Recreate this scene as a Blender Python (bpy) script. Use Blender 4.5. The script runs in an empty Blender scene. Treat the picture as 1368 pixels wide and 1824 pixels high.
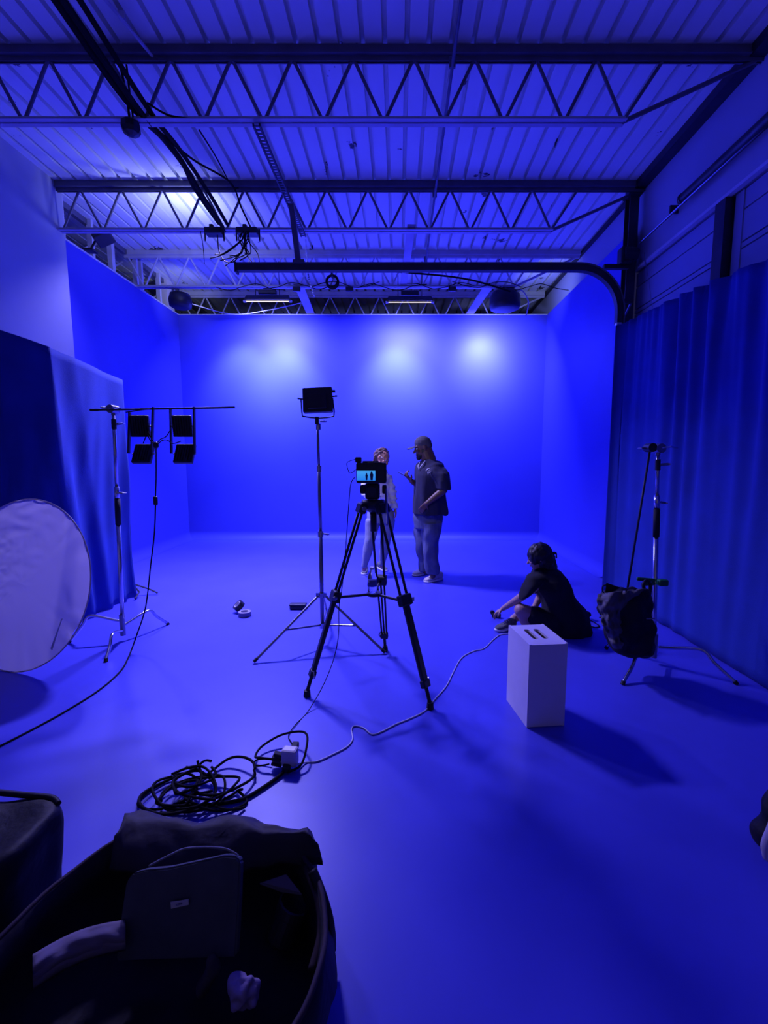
import bpy, bmesh, math, random
from mathutils import Vector, Matrix, noise
random.seed(7)
C = bpy.context.scene.collection
V = Vector
PI = math.pi

# ------------------------------------------------------------------ camera
FPX, PITCH, CAMH, VPX = 790.0, math.radians(6.5), 1.55, 710.0
cam_d = bpy.data.cameras.new('camera')
cam = bpy.data.objects.new('camera', cam_d)
C.objects.link(cam)
cam.location = (0, 0, CAMH)
cam.rotation_euler = (PI / 2 - PITCH, 0, 0)
cam_d.sensor_fit = 'HORIZONTAL'
cam_d.sensor_width = 36.0
cam_d.lens = 36.0 * FPX / 1368.0
cam_d.shift_x = -26.0 / 1368.0
cam_d.clip_start = 0.02
bpy.context.scene.camera = cam

# ------------------------------------------------------------------ world, exposure
world = bpy.data.worlds.new('world')
world.use_nodes = True
world.node_tree.nodes['Background'].inputs[0].default_value = (0.35, 0.31, 0.95, 1)
world.node_tree.nodes['Background'].inputs[1].default_value = 0.14
bpy.context.scene.world = world
vs = bpy.context.scene.view_settings
vs.view_transform = 'Standard'
vs.look = 'None'
vs.gamma = 1.0
vs.exposure = 0.0
vs.use_curve_mapping = False

# ------------------------------------------------------------------ lights (each one belongs to a fixture built below)
def area(name, loc, target, sx, sy, power, col, spread=180):
    l = bpy.data.lights.new(name, 'AREA')
    l.shape = 'RECTANGLE'
    l.size = sx
    l.size_y = sy
    l.energy = power
    l.color = col
    l.spread = math.radians(spread)
    o = bpy.data.objects.new(name, l)
    C.objects.link(o)
    o.location = loc
    o.rotation_euler = (V(target) - V(loc)).to_track_quat('-Z', 'Y').to_euler()
    return o

def spot(name, loc, target, power, col, angle, blend=1.0, size=0.1):
    l = bpy.data.lights.new(name, 'SPOT')
    l.energy = power
    l.color = col
    l.spot_size = math.radians(angle)
    l.spot_blend = blend
    l.shadow_soft_size = size
    o = bpy.data.objects.new(name, l)
    C.objects.link(o)
    o.location = loc
    o.rotation_euler = (V(target) - V(loc)).to_track_quat('-Z', 'Y').to_euler()
    return o

WASH = (0.24, 0.27, 1.0)
CORE = (0.42, 0.60, 1.0)
area('wash_light_left', (-2.30, 7.94, 4.13), (-2.30, 8.80, 2.95), 0.80, 0.10, 130, WASH, 150)
area('wash_light_centre', (0.10, 7.94, 4.11), (0.05, 8.80, 2.95), 0.75, 0.10, 125, WASH, 150)
area('wash_light_right', (1.66, 7.95, 3.98), (1.66, 8.80, 3.15), 0.30, 0.20, 105, WASH, 150)
spot('wash_core_left', (-2.98, 7.94, 4.10), (-2.98, 8.80, 2.90), 240, CORE, 76, 1.0, 0.12)
spot('wash_core_left_second', (-2.22, 7.94, 4.10), (-2.22, 8.80, 2.88), 380, CORE, 76, 1.0, 0.12)
spot('wash_core_centre', (-0.05, 7.94, 4.09), (-0.05, 8.80, 2.84), 400, CORE, 76, 1.0, 0.12)
spot('wash_core_right', (1.60, 7.98, 4.02), (1.60, 8.80, 3.35), 120, CORE, 76, 1.0, 0.12)
# light leaking sideways from the two round lamps onto wall and post
spot('round_lamp_leak_right', (2.02, 7.85, 4.32), (2.95, 8.5, 4.60), 16, (0.55, 0.66, 1.0), 120, 1.0, 0.05)
spot('round_lamp_leak_left', (-3.36, 7.85, 4.32), (-4.25, 8.7, 4.55), 16, (0.60, 0.68, 1.0), 100, 1.0, 0.05)
# overhead pair on the second joist and the lamp on the left ledge: throw the floor shadows
area('overhead_light', (-2.02, 5.92, 4.22), (-1.5, 5.2, 0.0), 0.70, 0.16, 215, (0.38, 0.34, 1.0), 114)
area('ledge_light', (-3.82, 6.20, 4.46), (-2.0, 4.6, 0.0), 0.30, 0.24, 46, (0.36, 0.33, 1.0), 88)
# spill of the same pair upwards onto the deck
area('overhead_spill', (-2.60, 5.95, 4.30), (-2.85, 6.2, 4.87), 0.20, 0.10, 14, (0.34, 0.38, 1.0), 170)
# square panel lamp facing the two standing persons
area('panel_light', (-0.645, 3.665, 2.03), (-0.25, 6.0, 1.45), 0.20, 0.16, 3.5, (0.80, 0.72, 1.0), 110)

# ------------------------------------------------------------------ helpers
def at(px, py, X=None, Y=None, Z=None):
    """real point seen at a photo pixel, on the plane X=, Y= or Z="""
    f = V((0, math.cos(PITCH), -math.sin(PITCH)))
    r = V((1, 0, 0))
    u = r.cross(f)
    o = V((0, 0, CAMH))
    d = f + r * ((px - VPX) / FPX) - u * ((py - 912) / FPX)
    if X is not None:
        t = (X - o.x) / d.x
    elif Y is not None:
        t = (Y - o.y) / d.y
    else:
        t = (Z - o.z) / d.z
    return o + d * t

MATS = {}
def mat(name, col, rough=0.6, metal=0.0, var=0.0, vscale=8.0, bump=0.0, bscale=40.0, spec=0.5, stretch=None):
    m = bpy.data.materials.new(name)
    m.use_nodes = True
    nt = m.node_tree
    b = nt.nodes['Principled BSDF']
    b.inputs['Base Color'].default_value = (*col, 1)
    b.inputs['Roughness'].default_value = rough
    b.inputs['Metallic'].default_value = metal
    b.inputs['Specular IOR Level'].default_value = spec
    tc = nt.nodes.new('ShaderNodeTexCoord')
    mp = nt.nodes.new('ShaderNodeMapping')
    nt.links.new(tc.outputs['Object'], mp.inputs[0])
    if stretch:
        mp.inputs['Scale'].default_value = stretch
    if var > 0:
        n = nt.nodes.new('ShaderNodeTexNoise')
        n.inputs['Scale'].default_value = vscale
        n.inputs['Detail'].default_value = 5
        nt.links.new(mp.outputs[0], n.inputs['Vector'])
        r = nt.nodes.new('ShaderNodeMapRange')
        r.inputs[1].default_value = 0.3
        r.inputs[2].default_value = 0.7
        r.inputs[3].default_value = 1 - var
        r.inputs[4].default_value = 1 + var
        nt.links.new(n.outputs[0], r.inputs[0])
        mx = nt.nodes.new('ShaderNodeVectorMath')
        mx.operation = 'SCALE'
        mx.inputs[0].default_value = col
        nt.links.new(r.outputs[0], mx.inputs['Scale'])
        nt.links.new(mx.outputs[0], b.inputs['Base Color'])
    if bump > 0:
        n2 = nt.nodes.new('ShaderNodeTexNoise')
        n2.inputs['Scale'].default_value = bscale
        n2.inputs['Detail'].default_value = 4
        nt.links.new(mp.outputs[0], n2.inputs['Vector'])
        bp = nt.nodes.new('ShaderNodeBump')
        bp.inputs['Strength'].default_value = bump
        bp.inputs['Distance'].default_value = 0.01
        nt.links.new(n2.outputs[0], bp.inputs['Height'])
        nt.links.new(bp.outputs[0], b.inputs['Normal'])
    MATS[name] = m
    return m

M_cyc = mat('blue_chroma_paint', (0.062, 0.066, 0.60), 0.50, var=0.03, vscale=1.5, spec=0.25)
M_floor = mat('blue_floor_paint', (0.072, 0.076, 0.59), 0.38, var=0.06, vscale=2.2, bump=0.05, bscale=6, spec=0.35)
M_white = mat('white_wall_paint', (0.40, 0.42, 0.52), 0.8, var=0.05, vscale=1.3, bump=0.1, bscale=5)
M_steel = mat('painted_joist_steel', (0.13, 0.13, 0.18), 0.55, 0.0, var=0.15, vscale=5)
M_steelL = mat('pale_joist_steel', (0.62, 0.62, 0.70), 0.5, 0.0, var=0.1, vscale=5)
M_chord = mat('lit_chord_steel', (0.46, 0.46, 0.52), 0.5, var=0.1, vscale=4)  # bottom chords paler than the rods: light from below put into the colour
M_dark = mat('dark_steel', (0.035, 0.035, 0.05), 0.5, 0.3, var=0.2)
M_blk = mat('black_plastic', (0.016, 0.016, 0.022), 0.45, var=0.1)
M_rub = mat('black_rubber', (0.012, 0.012, 0.016), 0.7)
M_chr = mat('chrome', (0.62, 0.62, 0.66), 0.22, 1.0)
M_chr2 = mat('satin_steel', (0.30, 0.30, 0.34), 0.35, 0.9)
M_clr = mat('curtain_blue', (0.014, 0.042, 0.33), 0.85, var=0.12, vscale=3, bump=0.2, bscale=180)
M_wht = mat('white_box_paint', (0.78, 0.73, 0.74), 0.35, var=0.04, vscale=5, bump=0.1, bscale=14)
M_gry = mat('grey_cloth', (0.22, 0.22, 0.26), 0.9, var=0.15, vscale=10, bump=0.3, bscale=60)
M_bag = mat('black_nylon', (0.010, 0.009, 0.014), 0.6, var=0.3, vscale=8, bump=0.4, bscale=25, spec=0.3)
M_bagin = mat('bag_lining', (0.022, 0.010, 0.016), 0.9, var=0.3, vscale=8)
M_skinw = mat('warm_brown_skin', (0.42, 0.21, 0.15), 0.45, var=0.08, vscale=12)
M_skin = mat('brown_skin', (0.12, 0.06, 0.045), 0.5, var=0.08, vscale=12)
M_skin2 = mat('light_skin', (0.50, 0.30, 0.24), 0.5, var=0.06, vscale=12)
M_hair = mat('dark_hair', (0.012, 0.009, 0.010), 0.5, bump=0.6, bscale=60, stretch=(1, 1, 0.15))
M_hairb = mat('brown_braids', (0.10, 0.05, 0.05), 0.6, bump=0.6, bscale=50)
M_navy = mat('navy_cotton', (0.013, 0.013, 0.045), 0.9, var=0.1, bump=0.25, bscale=30)
M_black_c = mat('black_cotton', (0.008, 0.008, 0.012), 0.92, var=0.1, bump=0.2, bscale=30)
M_jean = mat('blue_denim', (0.085, 0.10, 0.20), 0.9, var=0.15, vscale=14, bump=0.3, bscale=40)
M_legg = mat('grey_leggings', (0.22, 0.24, 0.32), 0.85, var=0.08, bump=0.15, bscale=30)
M_sweat = mat('light_grey_sweater', (0.62, 0.62, 0.66), 0.9, var=0.1, bump=0.4, bscale=22)
M_shoeG = mat('grey_mesh_shoe', (0.10, 0.11, 0.11), 0.8, var=0.4, vscale=60)
M_shoeW = mat('cream_shoe', (0.55, 0.50, 0.48), 0.7, var=0.08)
M_sole = mat('white_rubber_sole', (0.75, 0.75, 0.78), 0.6)
M_wcab = mat('white_cable', (0.62, 0.60, 0.70), 0.5)
M_bcab = mat('black_cable', (0.008, 0.008, 0.011), 0.8, spec=0.15)
M_cap = mat('grey_cap', (0.07, 0.065, 0.085), 0.85, var=0.1, bump=0.2)
M_green = mat('green_clamp', (0.01, 0.16, 0.04), 0.45)
M_paper = mat('pale_paper', (0.55, 0.52, 0.55), 0.8)
M_tissue = mat('lilac_tissue', (0.42, 0.33, 0.55), 0.8, bump=0.6, bscale=30)
M_sleeve = mat('charcoal_felt', (0.075, 0.085, 0.105), 0.9, var=0.15, vscale=10, bump=0.2, bscale=80)
M_wood = mat('pale_board', (0.50, 0.47, 0.52), 0.7, var=0.12, vscale=4)
M_silver = mat('silver_logo', (0.75, 0.75, 0.8), 0.4)
M_grn = mat('door_panel_paint', (0.33, 0.36, 0.50), 0.7, var=0.05, vscale=1.5)
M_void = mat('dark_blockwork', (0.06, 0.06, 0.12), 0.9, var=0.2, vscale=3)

def deck_material():
    m = mat('painted_roof_deck', (0.84, 0.87, 0.80), 0.55, var=0.06, vscale=1.2, stretch=(1, 0.3, 1))
    nt = m.node_tree
    b = nt.nodes['Principled BSDF']
    prev = b.inputs['Base Color'].links[0].from_socket
    tc = nt.nodes.new('ShaderNodeTexCoord')
    n = nt.nodes.new('ShaderNodeTexNoise')
    n.inputs['Scale'].default_value = 2.6
    n.inputs['Detail'].default_value = 9
    n.inputs['Roughness'].default_value = 0.62
    nt.links.new(tc.outputs['Object'], n.inputs['Vector'])
    r = nt.nodes.new('ShaderNodeMapRange')
    r.inputs[1].default_value = 0.665
    r.inputs[2].default_value = 0.68
    nt.links.new(n.outputs[0], r.inputs[0])
    mx = nt.nodes.new('ShaderNodeMix')
    mx.data_type = 'RGBA'
    nt.links.new(r.outputs[0], mx.inputs[0])
    nt.links.new(prev, mx.inputs[6])
    mx.inputs[7].default_value = (0.05, 0.045, 0.06, 1)
    nt.links.new(mx.outputs[2], b.inputs['Base Color'])
    return m
M_deck = deck_material()

def translucent_material():
    m = bpy.data.materials.new('translucent_silk')
    m.use_nodes = True
    nt = m.node_tree
    nt.nodes.clear()
    o = nt.nodes.new('ShaderNodeOutputMaterial')
    d = nt.nodes.new('ShaderNodeBsdfPrincipled')
    d.inputs['Base Color'].default_value = (0.36, 0.33, 0.38, 1)
    d.inputs['Roughness'].default_value = 0.3
    t = nt.nodes.new('ShaderNodeBsdfTranslucent')
    t.inputs[0].default_value = (0.50, 0.44, 0.47, 1)
    a = nt.nodes.new('ShaderNodeMixShader')
    a.inputs[0].default_value = 0.55
    nt.links.new(d.outputs[0], a.inputs[1])
    nt.links.new(t.outputs[0], a.inputs[2])
    nt.links.new(a.outputs[0], o.inputs[0])
    return m
M_silk = translucent_material()

def glass_material():
    m = bpy.data.materials.new('clear_plastic')
    m.use_nodes = True
    b = m.node_tree.nodes['Principled BSDF']
    b.inputs['Base Color'].default_value = (0.85, 0.88, 1, 1)
    b.inputs['Roughness'].default_value = 0.08
    b.inputs['Transmission Weight'].default_value = 0.92
    b.inputs['IOR'].default_value = 1.12
    return m
M_glass = glass_material()

def emit_material(name, c1, c2, strength):
    m = bpy.data.materials.new(name)
    m.use_nodes = True
    nt = m.node_tree
    nt.nodes.clear()
    o = nt.nodes.new('ShaderNodeOutputMaterial')
    e = nt.nodes.new('ShaderNodeEmission')
    e.inputs[1].default_value = strength
    tc = nt.nodes.new('ShaderNodeTexCoord')
    g = nt.nodes.new('ShaderNodeSeparateXYZ')
    nt.links.new(tc.outputs['Generated'], g.inputs[0])
    mx = nt.nodes.new('ShaderNodeMix')
    mx.data_type = 'RGBA'
    mx.inputs[6].default_value = (*c1, 1)
    mx.inputs[7].default_value = (*c2, 1)
    nt.links.new(g.outputs[2], mx.inputs[0])
    nt.links.new(mx.outputs[2], e.inputs[0])
    nt.links.new(e.outputs[0], o.inputs[0])
    return m
M_screen = emit_material('monitor_picture', (0.02, 0.22, 0.95), (0.06, 0.38, 0.95), 0.9)
M_tube = emit_material('lit_tube', (0.95, 0.80, 0.85), (0.95, 0.80, 0.85), 1.3)

# ---- mesh builder, world coordinates
class MB:
    def __init__(s):
        s.v, s.f = [], []
    def add(s, vs_, fs):
        n = len(s.v)
        s.v += [V(p) for p in vs_]
        s.f += [tuple(i + n for i in f) for f in fs]
        return s
    def box(s, c, size, R=None):
        c = V(c)
        hx, hy, hz = size[0] / 2, size[1] / 2, size[2] / 2
        ps = [V((x * hx, y * hy, z * hz)) for x in (-1, 1) for y in (-1, 1) for z in (-1, 1)]
        if R is not None:
            ps = [R @ p for p in ps]
        return s.add([c + p for p in ps], [(0, 1, 3, 2), (4, 6, 7, 5), (0, 4, 5, 1), (2, 3, 7, 6), (0, 2, 6, 4), (1, 5, 7, 3)])
    def span(s, a, b):
        a, b = V(a), V(b)
        return s.box((a + b) / 2, [abs(q) for q in (b - a)])
    def rbox(s, c, size, r=0.01, R=None, seg=2):
        bm = bmesh.new()
        bmesh.ops.create_cube(bm, size=1)
        for v in bm.verts:
            v.co = V((v.co.x * size[0], v.co.y * size[1], v.co.z * size[2]))
        bmesh.ops.bevel(bm, geom=bm.edges[:], offset=r, segments=seg, affect='EDGES', profile=0.5)
        bm.verts.index_update()
        s.add([V(c) + (R @ v.co if R is not None else v.co) for v in bm.verts], [[v.index for v in f.verts] for f in bm.faces])
        bm.free()
        return s
    def rings(s, rings, cap=True, closed=False):
        n = len(rings[0])
        vs_ = [p for r in rings for p in r]
        fs = []
        m = len(rings)
        for i in range(m if closed else m - 1):
            j = (i + 1) % m
            for k in range(n):
                l = (k + 1) % n
                fs.append((i * n + k, i * n + l, j * n + l, j * n + k))
        if cap and not closed:
            fs.append(tuple(range(n - 1, -1, -1)))
            fs.append(tuple(range((m - 1) * n, m * n)))
        return s.add(vs_, fs)
    def cyl(s, a, b, r, n=10, r2=None):
        return s.tube([a, b], r, n, r2=r2)
    def tube(s, pts, r, n=8, r2=None, closed=False):
        pts = [V(p) for p in pts]
        m = len(pts)
        rs = r if isinstance(r, (list, tuple)) else ([r] * m if r2 is None else [r + (r2 - r) * i / (m - 1) for i in range(m)])
        rings = []
        up = None
        for i, p in enumerate(pts):
            if closed:
                t = (pts[(i + 1) % m] - pts[i - 1])
            else:
                t = pts[min(i + 1, m - 1)] - pts[max(i - 1, 0)]
            if t.length < 1e-9:
                t = V((0, 0, 1))
            t.normalize()
            if up is None:
                up = t.orthogonal().normalized()
            up = (up - t * up.dot(t))
            if up.length < 1e-6:
                up = t.orthogonal()
            up.normalize()
            w = t.cross(up)
            rings.append([p + (up * math.cos(2 * PI * k / n) + w * math.sin(2 * PI * k / n)) * rs[i] for k in range(n)])
        return s.rings(rings, closed=closed)
    def ell(s, c, rad, R=None, nu=14, nv=9):
        c = V(c)
        rings = []
        for i in range(nv):
            th = PI * (i + 0.5) / nv
            ring = []
            for k in range(nu):
                a = 2 * PI * k / nu
                p = V((rad[0] * math.sin(th) * math.cos(a), rad[1] * math.sin(th) * math.sin(a), rad[2] * math.cos(th)))
                ring.append(c + (R @ p if R is not None else p))
            rings.append(ring)
        return s.rings(rings)
    def cap(s, a, b, ra, rb, n=12):
        """tapered capsule"""
        a, b = V(a), V(b)
        d = b - a
        L = max(d.length, 1e-5)
        d = d / L
        pts, rs = [], []
        for k in range(4):
            th = PI / 2 * (k + 0.35) / 4
            pts.append(a - d * ra * math.cos(th)); rs.append(ra * math.sin(th))
        pts.append(a); rs.append(ra)
        pts.append(b); rs.append(rb)
        for k in range(3, -1, -1):
            th = PI / 2 * (k + 0.35) / 4
            pts.append(b + d * rb * math.cos(th)); rs.append(rb * math.sin(th))
        up = d.orthogonal().normalized()
        w = d.cross(up)
        return s.rings([[p + (up * math.cos(2 * PI * k / n) + w * math.sin(2 * PI * k / n)) * r for k in range(n)] for p, r in zip(pts, rs)])
    def loft(s, secs, n=24, pw=2.0):
        """secs: (centre, half_x, half_y [, axis_x, axis_y]) rings, superellipse"""
        rings = []
        for q in secs:
            c = V(q[0])
            ax = V(q[3]) if len(q) > 3 else V((1, 0, 0))
            ay = V(q[4]) if len(q) > 4 else V((0, 1, 0))
            ring = []
            for k in range(n):
                a = 2 * PI * k / n
                ca, sa = math.cos(a), math.sin(a)
                ring.append(c + ax * (q[1] * math.copysign(abs(ca) ** (2 / pw), ca)) + ay * (q[2] * math.copysign(abs(sa) ** (2 / pw), sa)))
            rings.append(ring)
        return s.rings(rings)
    def lathe(s, c, prof, n=20, R=None):
        c = V(c)
        rings = []
        for r, z in prof:
            ring = []
            for k in range(n):
                p = V((r * math.cos(2 * PI * k / n), r * math.sin(2 * PI * k / n), z))
                ring.append(c + (R @ p if R is not None else p))
            rings.append(ring)
        return s.rings(rings)
    def sheet(s, grid, thick=0.0, nrm=None):
        """grid[i][j] points; thickness by offset along nrm"""
        m, n = len(grid), len(grid[0])
        if thick == 0:
            return s.add([p for r in grid for p in r], [(i * n + j, i * n + j + 1, (i + 1) * n + j + 1, (i + 1) * n + j) for i in range(m - 1) for j in range(n - 1)])
        d = V(nrm) * thick
        top = [V(p) for r in grid for p in r]
        bot = [p + d for p in top]
        N = m * n
        fs = []
        for i in range(m - 1):
            for j in range(n - 1):
                a = i * n + j
                fs.append((a, a + 1, a + n + 1, a + n))
                fs.append((N + a, N + a + n, N + a + n + 1, N + a + 1))
        edge = [j for j in range(n)] + [i * n + n - 1 for i in range(1, m)] + [(m - 1) * n + j for j in range(n - 2, -1, -1)] + [i * n for i in range(m - 2, 0, -1)]
        for k in range(len(edge)):
            a, b = edge[k], edge[(k + 1) % len(edge)]
            fs.append((a, N + a, N + b, b))
        return s.add(top + bot, fs)

def wloc(o):
    p = V((0, 0, 0))
    while o is not None:
        p += V(o.location)
        o = o.parent
    return p

def obj(name, mb, material, parent=None, smooth=False, label=None, cat=None, group=None, kind=None, origin=None, blob=None, fold=None):
    me = bpy.data.meshes.new(name)
    base = wloc(parent) if parent is not None else (V(origin) if origin is not None else None)
    if base is None:
        if cat or kind != 'structure':
            xs = [v.x for v in mb.v]; ys = [v.y for v in mb.v]; zs = [v.z for v in mb.v]
            base = V(((min(xs) + max(xs)) / 2, (min(ys) + max(ys)) / 2, min(zs)))
        else:
            base = V((0, 0, 0))
    me.from_pydata([tuple(v - base) for v in mb.v], [], mb.f)
    me.update()
    bm = bmesh.new()
    bm.from_mesh(me)
    bmesh.ops.recalc_face_normals(bm, faces=bm.faces[:])
    bm.to_mesh(me)
    bm.free()
    if blob:
        me = remesh(me, blob)
        me.name = name
    if fold:
        amp, sc = fold[0], fold[1]
        st = fold[2] if len(fold) > 2 else (1, 1, 1)
        ns = [v.normal.copy() for v in me.vertices]
        for v, nn in zip(me.vertices, ns):
            q = v.co
            v.co = q + nn * amp * noise.noise(V((q.x * sc * st[0] + 3.1, q.y * sc * st[1], q.z * sc * st[2])))
    me.materials.append(material)
    if smooth or blob:
        for p in me.polygons:
            p.use_smooth = True
        if smooth == 'auto':
            me.shade_auto = True if hasattr(me, 'shade_auto') else None
    o = bpy.data.objects.new(name, me)
    C.objects.link(o)
    if parent is not None:
        o.parent = parent
    else:
        o.location = base
    tag(o, label, cat, group, kind)
    return o

def remesh(me, voxel, it=6):
    tmp = bpy.data.objects.new('tmp', me)
    C.objects.link(tmp)
    r = tmp.modifiers.new('r', 'REMESH')
    r.mode = 'VOXEL'
    r.voxel_size = voxel
    sm = tmp.modifiers.new('s', 'SMOOTH')
    sm.iterations = it
    sm.factor = 0.5
    dg = bpy.context.evaluated_depsgraph_get()
    dg.update()
    out = bpy.data.meshes.new_from_object(tmp.evaluated_get(dg))
    bpy.data.objects.remove(tmp)
    return out

def tag(o, label=None, cat=None, group=None, kind=None):
    if label: o['label'] = label
    if cat: o['category'] = cat
    if group: o['group'] = group
    if kind: o['kind'] = kind
    return o

def thing(name, loc, label, cat, group=None):
    o = bpy.data.objects.new(name, None)
    o.empty_display_size = 0.1
    C.objects.link(o)
    o.location = loc
    return tag(o, label, cat, group)

def dup(root, delta, label):
    r = root.copy(); C.objects.link(r); r.location = V(root.location) + V(delta); r['label'] = label
    for ch in list(root.children):
        c = ch.copy(); C.objects.link(c); c.parent = r
        for g in ch.children:
            d = g.copy(); C.objects.link(d); d.parent = c
    return r

def crom(pts, k=8, closed=False):
    pts = [V(p) for p in pts]
    out = []
    n = len(pts)
    for i in range(n if closed else n - 1):
        p0 = pts[(i - 1) % n] if closed else pts[max(i - 1, 0)]
        p1 = pts[i]
        p2 = pts[(i + 1) % n]
        p3 = pts[(i + 2) % n] if closed else pts[min(i + 2, n - 1)]
        for j in range(k):
            t = j / k
            out.append(0.5 * ((2 * p1) + (-p0 + p2) * t + (2 * p0 - 5 * p1 + 4 * p2 - p3) * t * t + (-p0 + 3 * p1 - 3 * p2 + p3) * t ** 3))
    if not closed:
        out.append(pts[-1])
    return out

def fl(pts, z=0.006):
    return [at(p[0], p[1], Z=z if len(p) < 3 else p[2]) for p in pts]

def frame(z, x):
    z = V(z).normalized()
    x = V(x)
    x = (x - z * x.dot(z)).normalized()
    y = z.cross(x)
    return Matrix((x, y, z)).transposed()

# ------------------------------------------------------------------ structure
YB, ZT, ZD = 8.81, 4.317, 4.874          # cyclorama back wall, its top, deck underside
XL, XR = -4.20, 2.82                     # cyclorama side walls

obj('floor', MB().span((-5.4, -2.0, -0.10), (3.3, 10.6, 0.0)), M_floor, kind='structure')

def cyc_wall(name, a, b, inward, z1, cove=0.16):
    """wall with a coved foot, from a to b, cove curving towards inward"""
    a, b, inward = V(a), V(b), V(inward)
    prof = [(-0.12, 0.0), (cove, 0.001)]
    for k in range(1, 25):
        t = PI / 2 * k / 24
        prof.append((cove - cove * math.sin(t), 0.001 + cove - cove * math.cos(t)))
    prof += [(0.0, z1), (-0.12, z1)]
    rings = []
    for e in (a, b):
        rings.append([e + inward * p[0] + V((0, 0, p[1])) for p in prof])
    o = obj(name, MB().rings(rings), M_cyc, kind='structure')
    for p in o.data.polygons:
        p.use_smooth = False
    return o
cyc_wall('wall_back', (XL - 0.05, YB, 0), (XR + 0.05, YB, 0), (0, -1, 0), ZT)
cyc_wall('wall_left_far', (XL + 0.0, 5.80, 0), (XL, YB + 0.1, 0), (1, 0, 0), ZT)
cyc_wall('wall_right_far', (XR + 0.0, 5.81, 0), (XR, YB + 0.1, 0), (-1, 0, 0), ZT)
# pale ledge capping the cyclorama walls
obj('trim_1', MB().span((XL - 0.12, 5.80, ZT), (XL + 0.015, YB + 0.1, ZT + 0.022)), M_steelL, kind='structure')
obj('trim_2', MB().span((XL - 0.12, YB - 0.015, ZT), (XR + 0.1, YB + 0.12, ZT + 0.014)), M_steelL, kind='structure')
obj('wall_left_near', MB().span((-4.30, -2.0, 0), (-4.10, 5.80, ZD)), M_white, kind='structure')
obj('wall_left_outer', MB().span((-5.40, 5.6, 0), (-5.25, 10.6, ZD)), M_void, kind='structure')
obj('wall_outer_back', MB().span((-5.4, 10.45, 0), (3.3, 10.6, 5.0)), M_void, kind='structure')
# right building wall: above the opening, beyond the column
obj('wall_right_near', MB().span((2.95, -2.0, 3.90), (3.10, 5.86, ZD)).span((2.95, -2.0, 0), (3.10, 1.2, 3.9)), M_white, kind='structure')
obj('wall_right_outer', MB().span((2.95, 5.98, 0), (3.10, 10.6, ZD)), M_white, kind='structure')
# header lip of the door opening
obj('trim_3', MB().span((2.925, 1.2, 3.885), (2.952, 5.86, 3.93)).span((2.90, 1.2, 3.88), (2.95, 5.86, 3.892)), M_steelL, kind='structure')
# edge angle between deck and right wall, left deck edge
obj('trim_4', MB().span((2.83, -2.0, 4.79), (2.95, 5.95, ZD)).span((2.90, 5.95, 4.83), (2.95, 10.4, ZD)), M_dark, kind='structure')
obj('trim_5', MB().span((-4.36, 5.80, 4.80), (-4.30, 10.4, ZD)), M_steel, kind='structure')

# sectional door with its panels
door = MB()
door.span((3.02, 1.2, 0.0), (3.06, 5.86, 3.90))
d = obj('door_1', door, M_void, kind='structure')
zs = [3.885, 3.715, 3.445, 3.39, 2.90, 2.38, 1.86, 1.34, 0.82, 0.30]
bays = [(1.2, 2.62), (2.78, 4.20), (4.36, 5.86)]
for i in range(len(zs) - 1):
    for y0, y1 in bays:
        obj('door_panel', MB().span((2.985, y0 + 0.005, zs[i + 1] + 0.007), (3.022, y1 - 0.005, zs[i] - 0.007)), M_grn, d)
for y0 in (2.62, 4.20):
    obj('stile', MB().span((2.975, y0 - 0.10, 0), (3.02, y0 + 0.0, 3.88)), M_grn, d)
    obj('post', MB().span((2.90, y0 + 0.02, 0), (3.03, y0 + 0.15, 3.88)), M_dark, d)

# roof deck: corrugated sheet, ribs along Y
def deck():
    x, xs = -5.4, []
    prof = []
    pitch = 0.177
    while x < 3.3:
        prof += [(x, ZD), (x + 0.136, ZD), (x + 0.141, ZD + 0.060), (x + 0.172, ZD + 0.060)]
        x += pitch
    prof.append((x, ZD))
    ys = [-2.0, 1.0, 4.0, 7.0, 10.6]
    return MB().sheet([[V((p[0], y, p[1])) for p in prof] for y in ys], 0.01, (0, 0, 1))
obj('ceiling', deck(), M_deck, kind='structure')
obj('ceiling_upper', MB().span((-5.5, -2.0, ZD + 0.08), (3.4, 10.7, ZD + 0.10)), M_void, kind='structure')

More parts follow.
